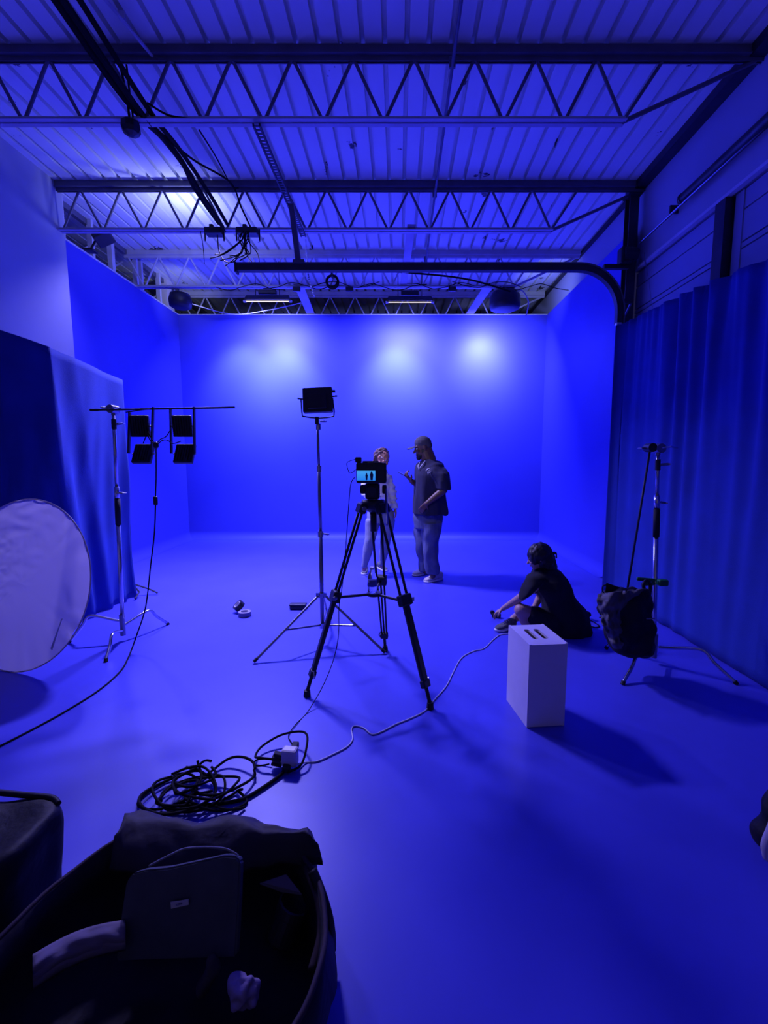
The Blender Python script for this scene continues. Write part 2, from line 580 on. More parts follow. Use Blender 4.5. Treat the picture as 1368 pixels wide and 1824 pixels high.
# open joists
ZTC, ZBC = 4.774, 4.319
def make_joist(Y, m, label, x0=-4.28, x1=2.88, zoff=0.0):
    t = thing('roof_joist', (0, Y, ZBC), label, 'joist', None)
    zt, zb = ZTC, ZBC
    # top chord: pair of angles with deck seat
    tc = MB()
    for sy in (-1, 1):
        tc.box((0.5 * (x0 + x1), Y + sy * 0.030, zt + 0.03), (x1 - x0, 0.040, 0.008))
        tc.box((0.5 * (x0 + x1), Y + sy * 0.013, zt + 0.012), (x1 - x0, 0.007, 0.044))
    tc.box((0.5 * (x0 + x1), Y, zt + 0.066), (x1 - x0, 0.07, 0.064))
    obj('top_chord', tc, m, t)
    bc = MB()
    xe = 1.86
    for sy in (-1, 1):
        bc.box((0.5 * (x0 + xe), Y + sy * 0.028, zb - 0.0), (xe - x0, 0.040, 0.007))
        bc.box((0.5 * (x0 + xe), Y + sy * 0.012, zb + 0.018), (xe - x0, 0.007, 0.036))
    obj('bottom_chord', bc, M_chord, t)
    x = xe - 0.01
    nodes = []
    while x > x0:
        nodes.append((x, 'b'))
        nodes.append((x - 0.2465, 't'))
        x -= 0.493
    for i in range(len(nodes) - 1):
        (xa, ka), (xb, kb) = nodes[i], nodes[i + 1]
        if xb < x0 + 0.01:
            break
        za = zt if ka == 't' else zb + 0.02
        zc = zt if kb == 't' else zb + 0.02
        d_ = 0.022 if ka == 'b' else -0.022
        obj('web_rod', MB().cyl((xa - 0.012, Y, za), (xb + 0.012, Y, zc), 0.014, 7), m, t)
    obj('web_rod', MB().cyl((xe - 0.01, Y, zb + 0.02), (2.14, Y, zt), 0.014, 7), m, t)
    obj('end_strut', MB().tube([(xe - 0.02, Y, zb + 0.005), (x1 - 0.06, Y, zt)], 0.018, 6), m, t)
    return t
j1 = make_joist(3.985, M_steel, 'nearest steel roof joist, crossing the top of the picture', x0=-4.10, x1=2.95)
j2 = make_joist(5.72, M_steel, 'second steel roof joist, ending at the dark column on the right', x0=-4.10, x1=2.95)
j3 = make_joist(7.47, M_steelL, 'third steel roof joist, pale, behind the curved track', x0=-4.36, x1=2.88)
j4 = dup(j3, (0, 1.72, 0), 'farthest pale steel joist, half hidden behind the top of the blue back wall')
for j in (j1, j2, j3, j4):
    j['group'] = 'open web roof joists'

# studs over the left cyclorama wall
for y, w, lb in ((6.0, 0.05, 'nearest thin metal stud on the left blue wall, beside the white wall'), (6.56, 0.05, 'second thin metal stud on the left blue wall, counting from the white wall'), (7.00, 0.07, 'wider metal stud on the left blue wall, midway between the second and third joists'),
                 (7.62, 0.05, 'left one of two close metal studs at the end of the third joist'), (7.76, 0.05, 'right one of two close metal studs at the end of the third joist'), (8.32, 0.05, 'farthest thin metal stud on the left blue wall, before the wide corner post')):
    o = obj('wall_stud', MB().span((-4.32, y - w / 2, ZT + 0.02), (-4.25, y + w / 2, ZD)), M_steelL, cat='stud', label=lb, group='metal studs above the left blue wall', origin=(-4.28, y, ZT + 0.02))
obj('corner_post', MB().span((-4.42, 8.55, ZT + 0.02), (-4.25, 8.80, ZD)), M_wht, cat='post', label='wide pale post above the back left corner of the blue walls', origin=(-4.3, 8.7, ZT))
dp = thing('wall_duct', (-4.75, 7.0, 4.33), 'dim ribbed ducts lying behind the studs above the left blue wall', 'duct')
for k in range(5):
    obj('duct_section', MB().rbox((-4.80, 6.15 + 0.62 * k, 4.55), (0.30, 0.50, 0.34), 0.04), M_steel, dp)
    obj('duct_rail', MB().cyl((-4.50, 5.9 + 0.62 * k, 4.42), (-4.50, 6.4 + 0.62 * k, 4.78), 0.018, 6), M_steelL, dp)

# column at the right with its black bracket box
t = thing('steel_column', (2.81, 5.72, 0), 'dark steel column at the right end of the second joist', 'column')
obj('shaft', MB().span((2.755, 5.66, 0), (2.865, 5.672, 4.70)).span((2.755, 5.776, 0), (2.865, 5.788, 4.70)).span((2.804, 5.672, 0), (2.816, 5.776, 4.70)), M_dark, t)
obj('cap_plate', MB().span((2.73, 5.64, 4.70), (2.89, 5.80, 4.716)), M_dark, t)
obj('bearing_box', MB().rbox((2.70, 5.60, 3.98), (0.14, 0.13, 0.19), 0.02).span((2.46, 5.60, 3.845), (2.76, 5.65, 3.895)), M_blk, t)
obj('drum', MB().cyl((2.66, 5.56, 3.99), (2.82, 5.56, 3.99), 0.070, 18), M_blk, t)

# torsion shaft and spring
t = thing('door_spring_shaft', (2.87, 4.0, 4.19), 'long shaft with black coil spring above the garage door', 'spring shaft')
obj('shaft', MB().cyl((2.87, 1.4, 4.19), (2.87, 5.60, 4.13), 0.013, 8), M_chr2, t)
sp = MB().cyl((2.87, 2.4, 4.19), (2.87, 4.80, 4.19), 0.047, 16)
obj('spring_coil', sp, M_blk, t, smooth=True)
obj('winding_cone', MB().lathe((2.87, 4.80, 4.19), [(0.052, 0), (0.052, 0.02), (0.03, 0.06), (0.02, 0.06)], 16, frame((0, 1, 0), (1, 0, 0))), M_blk, t)
for y in (2.2, 5.0):
    obj('bracket', MB().span((2.86, y, 4.15), (2.95, y + 0.02, 4.23)), M_dark, t)
obj('door_cable', MB().cyl((2.90, 5.55, 4.0), (2.90, 5.30, 3.3), 0.004, 5), M_chr2, t)

# curved track: horizontal run with a quarter bend down to the curtain corner
t = thing('curved_track', (0.3, 5.0, 3.6), 'dark curved steel track running across above the blue floor to the curtain corner', 'track')
path = [V((-1.72, 5.0, 3.60)), V((0.0, 5.0, 3.60)), V((1.92, 5.0, 3.60))]
for k in range(1, 11):
    a = PI / 2 * k / 10
    path.append(V((1.92 + 0.46 * math.sin(a), 5.0, 3.60 - 0.46 + 0.46 * math.cos(a))))
path.append(V((2.38, 5.0, 3.03)))
def ribbon(path, hw, ht):
    rings = []
    for i, p in enumerate(path):
        tt = (path[min(i + 1, len(path) - 1)] - path[max(i - 1, 0)]).normalized()
        nn = tt.cross(V((0, 1, 0))).normalized()
        rings.append([p + nn * ht + V((0, hw, 0)), p + nn * ht - V((0, hw, 0)), p - nn * ht - V((0, hw, 0)), p - nn * ht + V((0, hw, 0))])
    return MB().rings(rings)
obj('rail', ribbon(path, 0.034, 0.032), M_dark, t)
nb = [p + V((0, -0.0, 0)) for p in path]
lip = []
for i, p in enumerate(nb):
    tt = (nb[min(i + 1, len(nb) - 1)] - nb[max(i - 1, 0)]).normalized()
    nn = tt.cross(V((0, 1, 0))).normalized()
    lip.append(p + nn * 0.040)
obj('rail_lip', ribbon(lip, 0.042, 0.006), M_steel, t)
obj('end_plate', MB().box((-1.73, 5.0, 3.60), (0.02, 0.09, 0.10)), M_dark, t)
obj('tie_bracket', MB().span((2.38, 4.98, 3.24), (2.52, 5.02, 3.28)).cyl((2.51, 5.0, 3.26), (2.76, 5.70, 3.27), 0.014, 6), M_dark, t)
obj('end_cap', MB().rbox((2.37, 4.98, 3.02), (0.06, 0.05, 0.03), 0.008), M_chr, t)

# slotted hanger and strut
t = thing('slotted_hanger', (-1.16, 4.6, 4.28), 'long perforated steel hanger running back from the nearest joist', 'hanger')
sl = MB()
for k in range(43):
    sl.span((-1.185, 3.95 + 0.042 * k, 4.272), (-1.135, 3.95 + 0.042 * k + 0.022, 4.276))
sl.span((-1.192, 3.95, 4.265), (-1.180, 5.75, 4.29)).span((-1.140, 3.95, 4.265), (-1.128, 5.75, 4.29))
obj('perforated_angle', sl, M_dark, t)
obj('hanging_strut', MB().box((-1.10, 5.03, 3.92), (0.055, 0.045, 0.66), Matrix.Rotation(math.radians(-6), 3, 'Y')), M_steel, t)
obj('strut_plate', MB().box((-1.07, 5.03, 3.66), (0.12, 0.05, 0.07)), M_steel, t)

# long conduits
for nm, x, y0, y1, z, lab, m in (('conduit', 0.43, 3.3, 7.47, 4.70, 'long straight conduit running back through the joists right of centre', M_steel),):
    t = thing(nm, (x, y0, z), lab, 'conduit')
    obj('pipe', MB().cyl((x, 0.5, z), (x, y1, z - 0.02), 0.013, 8), m, t)
    for yy in (3.93, 5.68, 7.4):
        obj('pipe_clip', MB().box((x, yy, z + 0.02), (0.05, 0.02, 0.08)), m, t)
t = thing('conduit', (-2.05, 3.5, 4.83), 'short pale conduit under the deck at the upper left', 'conduit')
obj('pipe', MB().cyl((-2.3, 2.6, 4.84), (-1.98, 4.0, 4.80), 0.013, 8), M_steelL, t)
obj('pipe_clip', MB().box((-2.06, 3.7, 4.85), (0.05, 0.02, 0.05)), M_steelL, t)

# planks lying on the bottom chords
for a, b, w, lab in (((0.155, 5.66), (0.075, 7.55), 0.10, 'pale plank lying across the second and third joists'),
                     ((-1.60, 7.42), (-1.68, 8.86), 0.15, 'pale board bridging third joist and back wall, left of centre'),
                     ((1.46, 7.42), (1.36, 8.86), 0.15, 'pale board bridging third joist and back wall, beside the black lamp')):
    p, q = V((a[0], a[1], ZBC + 0.045)), V((b[0], b[1], ZBC + 0.035))
    R = frame((0, 0, 1), q - p)
    obj('plank', MB().box((p + q) / 2, ((q - p).length, w, 0.02), R), M_wood, cat='plank', label=lab)

# ---- ceiling cables
cb = thing('cable_bundle', (-2.07, 4.3, 4.40), 'thick bundle of black cables sagging under the joists at upper left', 'cable bundle')
for k, (dx, dz, r) in enumerate(((0, 0, 0.024), (-0.06, 0.04, 0.018), (0.07, 0.03, 0.020), (0.03, -0.05, 0.013), (-0.10, 0.09, 0.013))):
    p = [(-2.20 + dx * 1.5, 1.8, 4.60 + dz), (-2.15 + dx * 1.3, 3.0, 4.50 + dz), (-2.09 + dx, 3.9, 4.36 + dz * 0.6), (-2.07 + dx * 0.5, 4.5, 4.40 + dz), (-2.09 + dx, 5.1, 4.36 + dz), (-2.10 + dx * 0.8, 5.65, 4.33 + dz)]
    obj('cable', MB().tube(crom(p, 8), r, 6), M_bcab, cb, smooth=True)
def ceiling_cable(pts, r, lab, m=M_bcab):
    return obj('ceiling_cable', MB().tube(crom([at(*p[:2], Z=p[2]) for p in pts], 8), r, 6), m, smooth=True, cat='cable', label=lab)
ceiling_cable([(262, 183, 4.40), (300, 205, 4.36), (345, 212, 4.33), (350, 214, 4.33)], 0.008, 'thin black cable drooping right from the bundle along the nearest joist')
ceiling_cable([(290, 240, 4.42), (345, 285, 4.5), (410, 325, 4.55), (430, 370, 4.45), (448, 408, 4.33)], 0.010, 'black cable curving right from the bundle to the overhead lamp')
ceiling_cable([(355, 232, 4.45), (385, 280, 4.55), (412, 330, 4.6), (425, 335, 4.62)], 0.007, 'thin dark wire between the nearest and the second joist')
ceiling_cable([(357, 412, 4.30), (362, 440, 4.25), (364, 470, 4.20)], 0.005, 'thin black wire hanging from the left overhead lamp')
hb = thing('hanging_lamp_box', (-2.2, 3.98, 4.2), 'small black junction box hung on two wires from the nearest joist', 'junction box')
obj('housing', MB().lathe((-2.195, 3.97, 4.205), [(0.02, 0), (0.06, 0.02), (0.075, 0.05), (0.07, 0.10), (0.035, 0.125)], 8), M_blk, hb)
obj('wire', MB().tube([(-2.20, 3.97, 4.32), (-2.22, 3.985, 4.5), (-2.26, 3.99, 4.75)], 0.010, 6), M_bcab, hb)
obj('wire', MB().tube([(-2.17, 3.97, 4.32), (-2.20, 3.985, 4.6), (-2.21, 3.99, 4.75)], 0.008, 6), M_bcab, hb)

# overhead lamps on the second joist
def overhead(x, lab, w):
    t = thing('overhead_lamp', (x, 5.62, 4.2), lab, 'stage lamp')
    obj('housing', MB().rbox((x, 5.64, 4.27), (w, 0.13, 0.07), 0.012), M_blk, t)
    obj('yoke', MB().tube([(x - w / 2 - 0.012, 5.64, 4.17), (x - w / 2 - 0.012, 5.64, 4.30), (x - w / 2 - 0.012, 5.70, 4.33)], 0.010, 6).tube([(x + w / 2 + 0.012, 5.64, 4.17), (x + w / 2 + 0.012, 5.64, 4.30)], 0.010, 6), M_blk, t)
    obj('clamp', MB().rbox((x - 0.05, 5.70, 4.34), (0.05, 0.07, 0.08), 0.01), M_blk, t)
    return t
overhead(-2.20, 'left black lamp clamped under the second joist', 0.20)
overhead(-1.80, 'right black lamp under the second joist with tangled cables', 0.25)
tg = thing('cable_tangle', (-1.8, 5.55, 3.9), 'tangle of thin black cables dangling below the overhead lamps', 'cables')
rr = random.Random(3)
for k in range(11):
    x0 = -1.80 + rr.uniform(-0.05, 0.05)
    ex = -1.85 + (k - 5) * 0.055
    p = [(x0, 5.55, 4.24), (x0 + rr.uniform(-0.05, 0.05), 5.50, 4.12), ((x0 + ex) / 2 + rr.uniform(-0.1, 0.1), 5.45, 3.95), (ex, 5.3, 3.80 + rr.uniform(-0.08, 0.1))]
    obj('cable', MB().tube(crom(p, 6), 0.006, 5), M_bcab, tg, smooth=True)
p = [(-2.15, 5.6, 4.22), (-2.14, 5.6, 4.05), (-2.08, 5.6, 3.93), (-1.95, 5.58, 3.92), (-1.84, 5.56, 4.06), (-1.80, 5.55, 4.16)]
obj('cable', MB().tube(crom(p, 6), 0.007, 5), M_bcab, tg, smooth=True)

t = thing('ledge_lamp', (-3.95, 6.28, 4.34), 'black lamp standing on top of the left blue wall behind the second joist', 'stage lamp')
RL = frame((V((-1.0, 4.4, 0.0)) - V((-3.84, 6.22, 4.47))), (1, 0, 0))
obj('housing', MB().rbox(V((-3.92, 6.27, 4.50)), (0.22, 0.18, 0.08), 0.015, RL), M_blk, t)
obj('foot_bracket', MB().rbox((-4.13, 6.30, 4.355), (0.14, 0.12, 0.03), 0.006).tube([(-4.13, 6.30, 4.36), (-4.06, 6.30, 4.47), (-3.95, 6.28, 4.50)], 0.014, 6), M_blk, t)

# wash fixtures near the back wall
def tube_light(x, z, w, lab):
    t = thing('tube_light', (x, 7.9, z), lab, 'tube light', 'tube lights before the back wall')
    obj('reflector', MB().add([(x - w / 2, 7.84, z + 0.10), (x + w / 2, 7.84, z + 0.10), (x + w / 2 + 0.03, 7.80, z + 0.02), (x - w / 2 - 0.03, 7.80, z + 0.02),
                               (x - w / 2, 7.86, z + 0.10), (x + w / 2, 7.86, z + 0.10), (x + w / 2 + 0.03, 7.82, z + 0.02), (x - w / 2 - 0.03, 7.82, z + 0.02)],
                              [(0, 1, 2, 3), (4, 7, 6, 5), (0, 4, 5, 1), (3, 2, 6, 7), (0, 3, 7, 4), (1, 5, 6, 2)]), M_blk, t)
    obj('lamp_tube', MB().cyl((x - w / 2, 7.84, z), (x + w / 2, 7.84, z), 0.008, 8), M_tube, t)
    for s in (-1, 1):
        obj('end_cap', MB().cyl((x + s * w / 2, 7.84, z), (x + s * (w / 2 + 0.05), 7.84, z), 0.020, 8), M_wht, t)
    for q in (-0.2, 0.2):
        obj('hanger_rod', MB().cyl((x + q, 7.85, z + 0.09), (x + q, 7.85, ZD + 0.02), 0.006, 6), M_blk, t)
    obj('mount_box', MB().rbox((x, 7.86, z + 0.15), (0.30, 0.08, 0.08), 0.015), M_blk, t)
    return t
tube_light(-2.21, 4.235, 0.72, 'lit tube light hanging left, before the back wall')
tube_light(0.19, 4.22, 0.72, 'lit tube light hanging in the centre, before the back wall')
t = thing('round_lamp', (1.74, 7.6, 4.0), 'big round black lamp hanging at the right before the back wall', 'stage lamp')
obj('housing', MB().lathe((1.74, 7.60, 4.02), [(0.16, 0.0), (0.235, 0.02), (0.25, 0.08), (0.245, 0.20), (0.22, 0.26), (0.10, 0.285)], 24), M_blk, t, smooth=True)
obj('hook', MB().tube([(1.74, 7.6, 4.30), (1.74, 7.58, 4.36), (1.77, 7.52, 4.37)], 0.014, 6).rbox((1.74, 7.58, 4.34), (0.05, 0.06, 0.05), 0.01), M_chr2, t)
obj('power_cable', MB().tube(crom([(1.78, 7.6, 4.30), (2.0, 7.6, 4.33), (2.13, 7.62, 4.15), (2.12, 7.7, 3.95)], 8), 0.010, 6), M_wcab, t, smooth=True)
t = thing('round_lamp', (-3.62, 7.6, 4.0), 'round black lamp hanging at the left before the back wall', 'stage lamp')
obj('housing', MB().lathe((-3.58, 7.62, 4.05), [(0.12, 0.0), (0.17, 0.03), (0.18, 0.12), (0.15, 0.22), (0.06, 0.25)], 20), M_blk, t, smooth=True)
obj('hook', MB().rbox((-3.62, 7.5, 4.28), (0.06, 0.05, 0.05), 0.01).tube([(-3.58, 7.6, 4.28), (-3.58, 7.55, 4.36)], 0.012, 6), M_chr2, t)
t = thing('cable_reel', (-1.05, 7.35, 4.28), 'round coil of black cable hanging behind the curved track', 'cable coil')
cl = MB()
for k in range(6):
    r = 0.085 + 0.006 * (k % 3)
    cl.tube([V((-1.05 + r * math.cos(2 * PI * i / 20), 7.36 + 0.012 * k, 4.38 + r * math.sin(2 * PI * i / 20))) for i in range(20)], 0.012, 6, closed=True)
obj('coil', cl, M_bcab, t, smooth=True)
obj('tie', MB().box((-1.05, 7.39, 4.47), (0.03, 0.10, 0.05)), M_blk, t)
# messy wiring along the third joist
wr = thing('joist_wiring', (-0.8, 7.42, 4.3), 'thin dark wires strung along the third joist', 'wires')
for k in range(7):
    x0 = -2.9 + 0.75 * k
    p = [(x0 + i * 0.22, 7.40, 4.30 - 0.05 * math.sin(i * 1.7 + k) + 0.02 * (k % 3)) for i in range(6)]
    obj('wire', MB().tube(crom(p, 5), 0.006, 5), M_bcab, wr, smooth=True)
for x in (-1.62, -0.78, 0.85):
    obj('wire_box', MB().rbox((x, 7.40, 4.27), (0.12, 0.06, 0.07), 0.01), M_blk, wr)
obj('ceiling_cable', MB().tube(crom([(-0.9, 7.0, 4.42), (0.1, 7.0, 4.36), (1.0, 7.05, 4.29), (1.75, 7.3, 4.20)], 10), 0.013, 6), M_bcab, smooth=True, cat='cable', label='long black cable sagging right towards the big round lamp')
obj('ceiling_cable', MB().tube(crom([(-3.7, 8.3, 4.35), (-3.0, 8.35, 4.19), (-2.3, 8.3, 4.25), (-1.6, 8.3, 4.40)], 10), 0.008, 6), M_wcab, smooth=True, cat='cable', label='pale cable sagging above the left part of the back wall')
obj('hanging_chain', MB().tube(crom([(-1.40, 7.1, 4.88), (-1.38, 7.1, 4.45), (-1.35, 7.1, 4.25), (-1.28, 7.1, 4.05)], 10), [0.008 + 0.006 * (i % 2) for i in range(31)], 6), M_chr, cat='chain', label='short bright chain hanging left of the cable coil')

# ------------------------------------------------------------------ curtains
def curtain(name, base_pts, tops, folds, amp, lab, lean=0.0, seed=0, twist=None):
    """base_pts: plan polyline; tops: height at each point"""
    L = [0.0]
    for i in range(1, len(base_pts)):
        L.append(L[-1] + (V(base_pts[i]) - V(base_pts[i - 1])).length)
    tot = L[-1]
    n = int(tot / 0.016)
    cols = []
    for k in range(n + 1):
        s_ = tot * k / n
        i = max(j for j in range(len(L)) if L[j] <= s_ + 1e-9)
        i = min(i, len(L) - 2)
        q = (s_ - L[i]) / (L[i + 1] - L[i])
        p = V(base_pts[i]).lerp(V(base_pts[i + 1]), q)
        zt = tops[i] + (tops[i + 1] - tops[i]) * q
        dr = (V(base_pts[i + 1]) - V(base_pts[i])).normalized()
        cols.append((s_, p, zt, V((-dr.y, dr.x))))
    m = 36
    grid = []
    for j in range(m + 1):
        v = j / m
        row = []
        for s_, p, zt, nn in cols:
            off = folds(s_, v) * amp
            z = 0.004 + (zt - 0.004) * v
            q = p + nn * off
            row.append(V((q.x, q.y, z)))
        grid.append(row)
    return obj(name, MB().sheet(grid, 0.004, (0.6, -0.6, 0)), M_clr, smooth=True, cat='curtain', label=lab, origin=(cols[0][1].x, cols[0][1].y, 0))

def folds_r(s_, v):
    a = math.sin(s_ * 24.0 + 4.5 * noise.noise(V((s_ * 1.6, v * 0.7, 0))))
    b = noise.noise(V((s_ * 5.5 + 0.4 * v, v * 1.0, 5.0)))
    c = math.sin(s_ * 61.0 + 5.0 * noise.noise(V((s_ * 3.0, v * 1.5, 3.0)))) * max(0.0, v - 0.55)
    return (0.22 + 0.78 * v) * (0.62 * a * (0.6 + 0.6 * noise.noise(V((s_ * 1.1, 0.3, 9)))) + 0.25 * c) + (0.30 + 0.70 * v) * b
curtain('blue_curtain', [(2.40, 5.10), (2.50, 5.02), (2.52, 4.2), (2.52, 3.2), (2.53, 1.4)], [3.04, 3.07, 3.03, 2.93, 2.80], folds_r, 0.055, 'tall blue pleated curtain hanging along the right side')
def folds_l(s_, v):
    # drapes radiating from the upper right corner
    q = s_ * (1.0 + 0.5 * (1 - v))
    a = noise.noise(V((q * 3.2, v * 0.8, 1.0))) * (1.35 - v)
    b = noise.noise(V((s_ * 6.0 + 2.2 * v, v * 1.6, 8.0))) * (1.1 - v)
    return 1.4 * a + 0.8 * b
curtain('blue_curtain', [(-3.0, 4.95), (-3.08, 4.06), (-3.42, 3.92), (-4.06, 3.90)], [2.43, 2.555, 2.67, 2.75], folds_l, 0.10, 'lower blue curtain draped at the left behind the round diffuser')
t = thing('curtain_stand', (-2.98, 5.02, 0), 'thin dark stand foot poking out from under the left curtain edge', 'stand')
obj('pole', MB().cyl((-3.10, 5.03, 0.02), (-3.06, 5.03, 2.38), 0.014, 8), M_dark, t)
obj('leg', MB().tube([(-3.10, 5.03, 0.14), (-2.92, 5.05, 0.07), (-2.82, 5.05, 0.02)], 0.010, 6), M_dark, t)
obj('leg', MB().tube([(-3.10, 5.03, 0.14), (-2.98, 4.96, 0.06), (-2.96, 4.84, 0.02)], 0.010, 6), M_dark, t)

# ------------------------------------------------------------------ round diffuser
rc = V((-2.86, 3.27, 0.632))
rn = V((-0.22, -0.94, 0.22)).normalized()
RF = frame(rn, V((1, 0.5, 0)))
rad = 0.645
t = thing('round_diffuser', (rc.x, rc.y - 0.1, 0), 'large round translucent white diffuser leaning at the left edge', 'diffuser')
mb = MB()
rings_, nn_ = 34, 110
vs_, fs_ = [], []
for i in range(rings_ + 1):
    r = rad * 0.995 * i / rings_
    for k in range(nn_):
        a = 2 * PI * k / nn_
        x, y = r * math.cos(a), r * math.sin(a)
        e = r / rad
        h = 0.0
        ul = max(0.0, min(1.0, (-x * 0.8 + y * 0.9 + 0.15) / 0.6))
        h += 0.020 * ul * (abs(noise.noise(V((x * 6, y * 11, 0.3)))) + 0.6 * abs(noise.noise(V((x * 16, y * 22, 4)))))
        h += 0.010 * e ** 4 * math.sin(a * 26 + 3 * noise.noise(V((a * 3, 0, 0)))) * max(0, noise.noise(V((math.cos(a) * 2.2, math.sin(a) * 2.2, 9))) + 0.25) * 2
        h += 0.006 * noise.noise(V((x * 3, y * 3, 7)))
        vs_.append(rc + RF @ V((x, y, h)))
for i in range(rings_):
    for k in range(nn_):
        l = (k + 1) % nn_
        fs_.append((i * nn_ + k, i * nn_ + l, (i + 1) * nn_ + l, (i + 1) * nn_ + k))
mb.add(vs_, fs_)
obj('fabric', mb, M_silk, t, smooth=True)
obj('rim', MB().tube([rc + RF @ V((rad * math.cos(2 * PI * k / 80), rad * math.sin(2 * PI * k / 80), 0)) for k in range(80)], 0.005, 6, closed=True), M_silk, t, smooth=True)

sl_ = [rc + RF @ V((a, b, 0.022)) for a, b in ((0.30, -0.50), (0.315, -0.515), (0.40, -0.33), (0.41, -0.30))]
obj('highlight_strip', MB().sheet([[sl_[0], sl_[1]], [sl_[3] + V((-0.006, 0, 0)), sl_[3]]], 0.003, (0, 1, 0)), M_silver, t, label='thin pale strip imitating a bright streak')  # bright streak of reflected light, added as a pale strip

# ------------------------------------------------------------------ C stands
def knob(t, p, dirv, m=None, s=1.0):
    p = V(p); dv = V(dirv).normalized()
    side = dv.cross(V((0, 0, 1)))
    if side.length < 0.1:
        side = V((1, 0, 0))
    side.normalize()
    k = MB().cyl(p, p + dv * 0.045 * s, 0.008 * s, 8)
    k.tube([p + dv * 0.04 * s - side * 0.028 * s, p + dv * 0.05 * s, p + dv * 0.04 * s + side * 0.028 * s], 0.006 * s, 6)
    obj('tightening_knob', k, m or M_chr2, t)

def cstand(hub, feet, topz, grip, leanx, lab, arm):
    t = thing('century_stand', (hub[0], hub[1], 0), lab, 'stand')
    hx, hy = hub
    def col(z):
        return V((hx + leanx * z / topz, hy, z))
    zj = [0.10, 0.14, 0.18]
    for k, f in enumerate(feet):
        f = V((f[0], f[1], 0.012))
        h = V((hx, hy, zj[k]))
        d = V((f.x - hx, f.y - hy, 0))
        bend = h + d * 0.55 + V((0, 0, 0.055))
        p = [h + d * 0.06, h + d * 0.15 + V((0, 0, 0.01)), h + d * 0.48 + V((0, 0, 0.05)), bend + d * 0.08 + V((0, 0, -0.01)), h + d * 0.75 + V((0, 0, -h.z * 0.25 + 0.01)), f]
        lg = obj('leg', MB().tube(crom(p, 5), 0.0125, 10), M_chr, t, smooth=True)
        obj('rubber_tip', MB().cyl(f + V((0, 0, 0.010)) - d * 0.02, f + d * 0.01 + V((0, 0, -0.010)), 0.015, 10), M_rub, lg)
    obj('leg_hub', MB().cyl((hx, hy, 0.05), (hx, hy, 0.235), 0.022, 14), M_chr2, t, smooth=False)
    g0, g1 = grip
    obj('lower_column', MB().cyl(col(0.20), col(g0), 0.0175, 14), M_chr, t, smooth=True)
    obj('black_grip', MB().cyl(col(g0), col(g1), 0.0225, 14), M_rub, t, smooth=True)
    obj('collar', MB().cyl(col(g1), col(g1 + 0.10), 0.0205, 14), M_chr, t, smooth=True)
    knob(t, col(g1 + 0.05) + V((0.02, 0, 0)), (1, 0, -0.1))
    obj('upper_column', MB().cyl(col(g1 + 0.08), col(topz), 0.0135, 12), M_chr, t, smooth=True)
    obj('riser_collar', MB().cyl(col(topz - 0.16), col(topz - 0.08), 0.019, 12), M_blk, t)
    knob(t, col(topz - 0.12) + V((0.02, 0, 0)), (1, -0.2, 0.1), s=1.2)
    top = col(topz)
    a, b = V(arm[0]), V(arm[1])
    gh = obj('grip_head', MB().cyl(top + V((0, -0.045, 0)), top + V((0, 0.04, 0)), 0.034, 18).cyl(top + V((0, 0, -0.05)), top + V((0, 0, 0)), 0.017, 10), M_chr2, t)
    obj('head_handle', MB().tube([top + V((0, -0.05, 0)), top + V((0.05, -0.07, 0.01)), top + V((0.10, -0.07, 0.0))], 0.006, 6), M_chr, gh)
    obj('arm', MB().cyl(a, b, 0.008, 10), M_dark, t, smooth=True)
    if arm[2]:
        obj('arm_end', MB().rbox(a, (0.07, 0.02, 0.02), 0.006), M_blk, t)
        knob(t, top + V((-0.03, -0.02, 0.01)), (-1, -0.3, 0))
    else:
        obj('second_head', MB().cyl(top + V((-0.06, -0.04, 0.005)), top + V((-0.06, 0.04, 0.005)), 0.032, 18), M_blk, t)
        knob(t, top + V((-0.09, 0, 0)), (-1, 0, 0))
    return t
cstand((-2.395, 3.71), [(-2.279, 3.30), (-2.205, 4.09), (-2.83, 3.66)], 1.975, (1.02, 1.24), 0.055,
       'left chrome stand on turtle legs holding four small lamp panels', ((-2.47, 3.67, 1.965), (-1.325, 3.66, 1.985), True))
cstand((1.965, 3.27), [(1.568, 2.945), (2.36, 2.945), (1.73, 3.54)], 1.645, (0.99, 1.20), -0.07,
       'right chrome stand beside the curtain with a bag hung on it', ((1.83, 3.26, 1.63), (1.735, 3.28, 0.56), False))

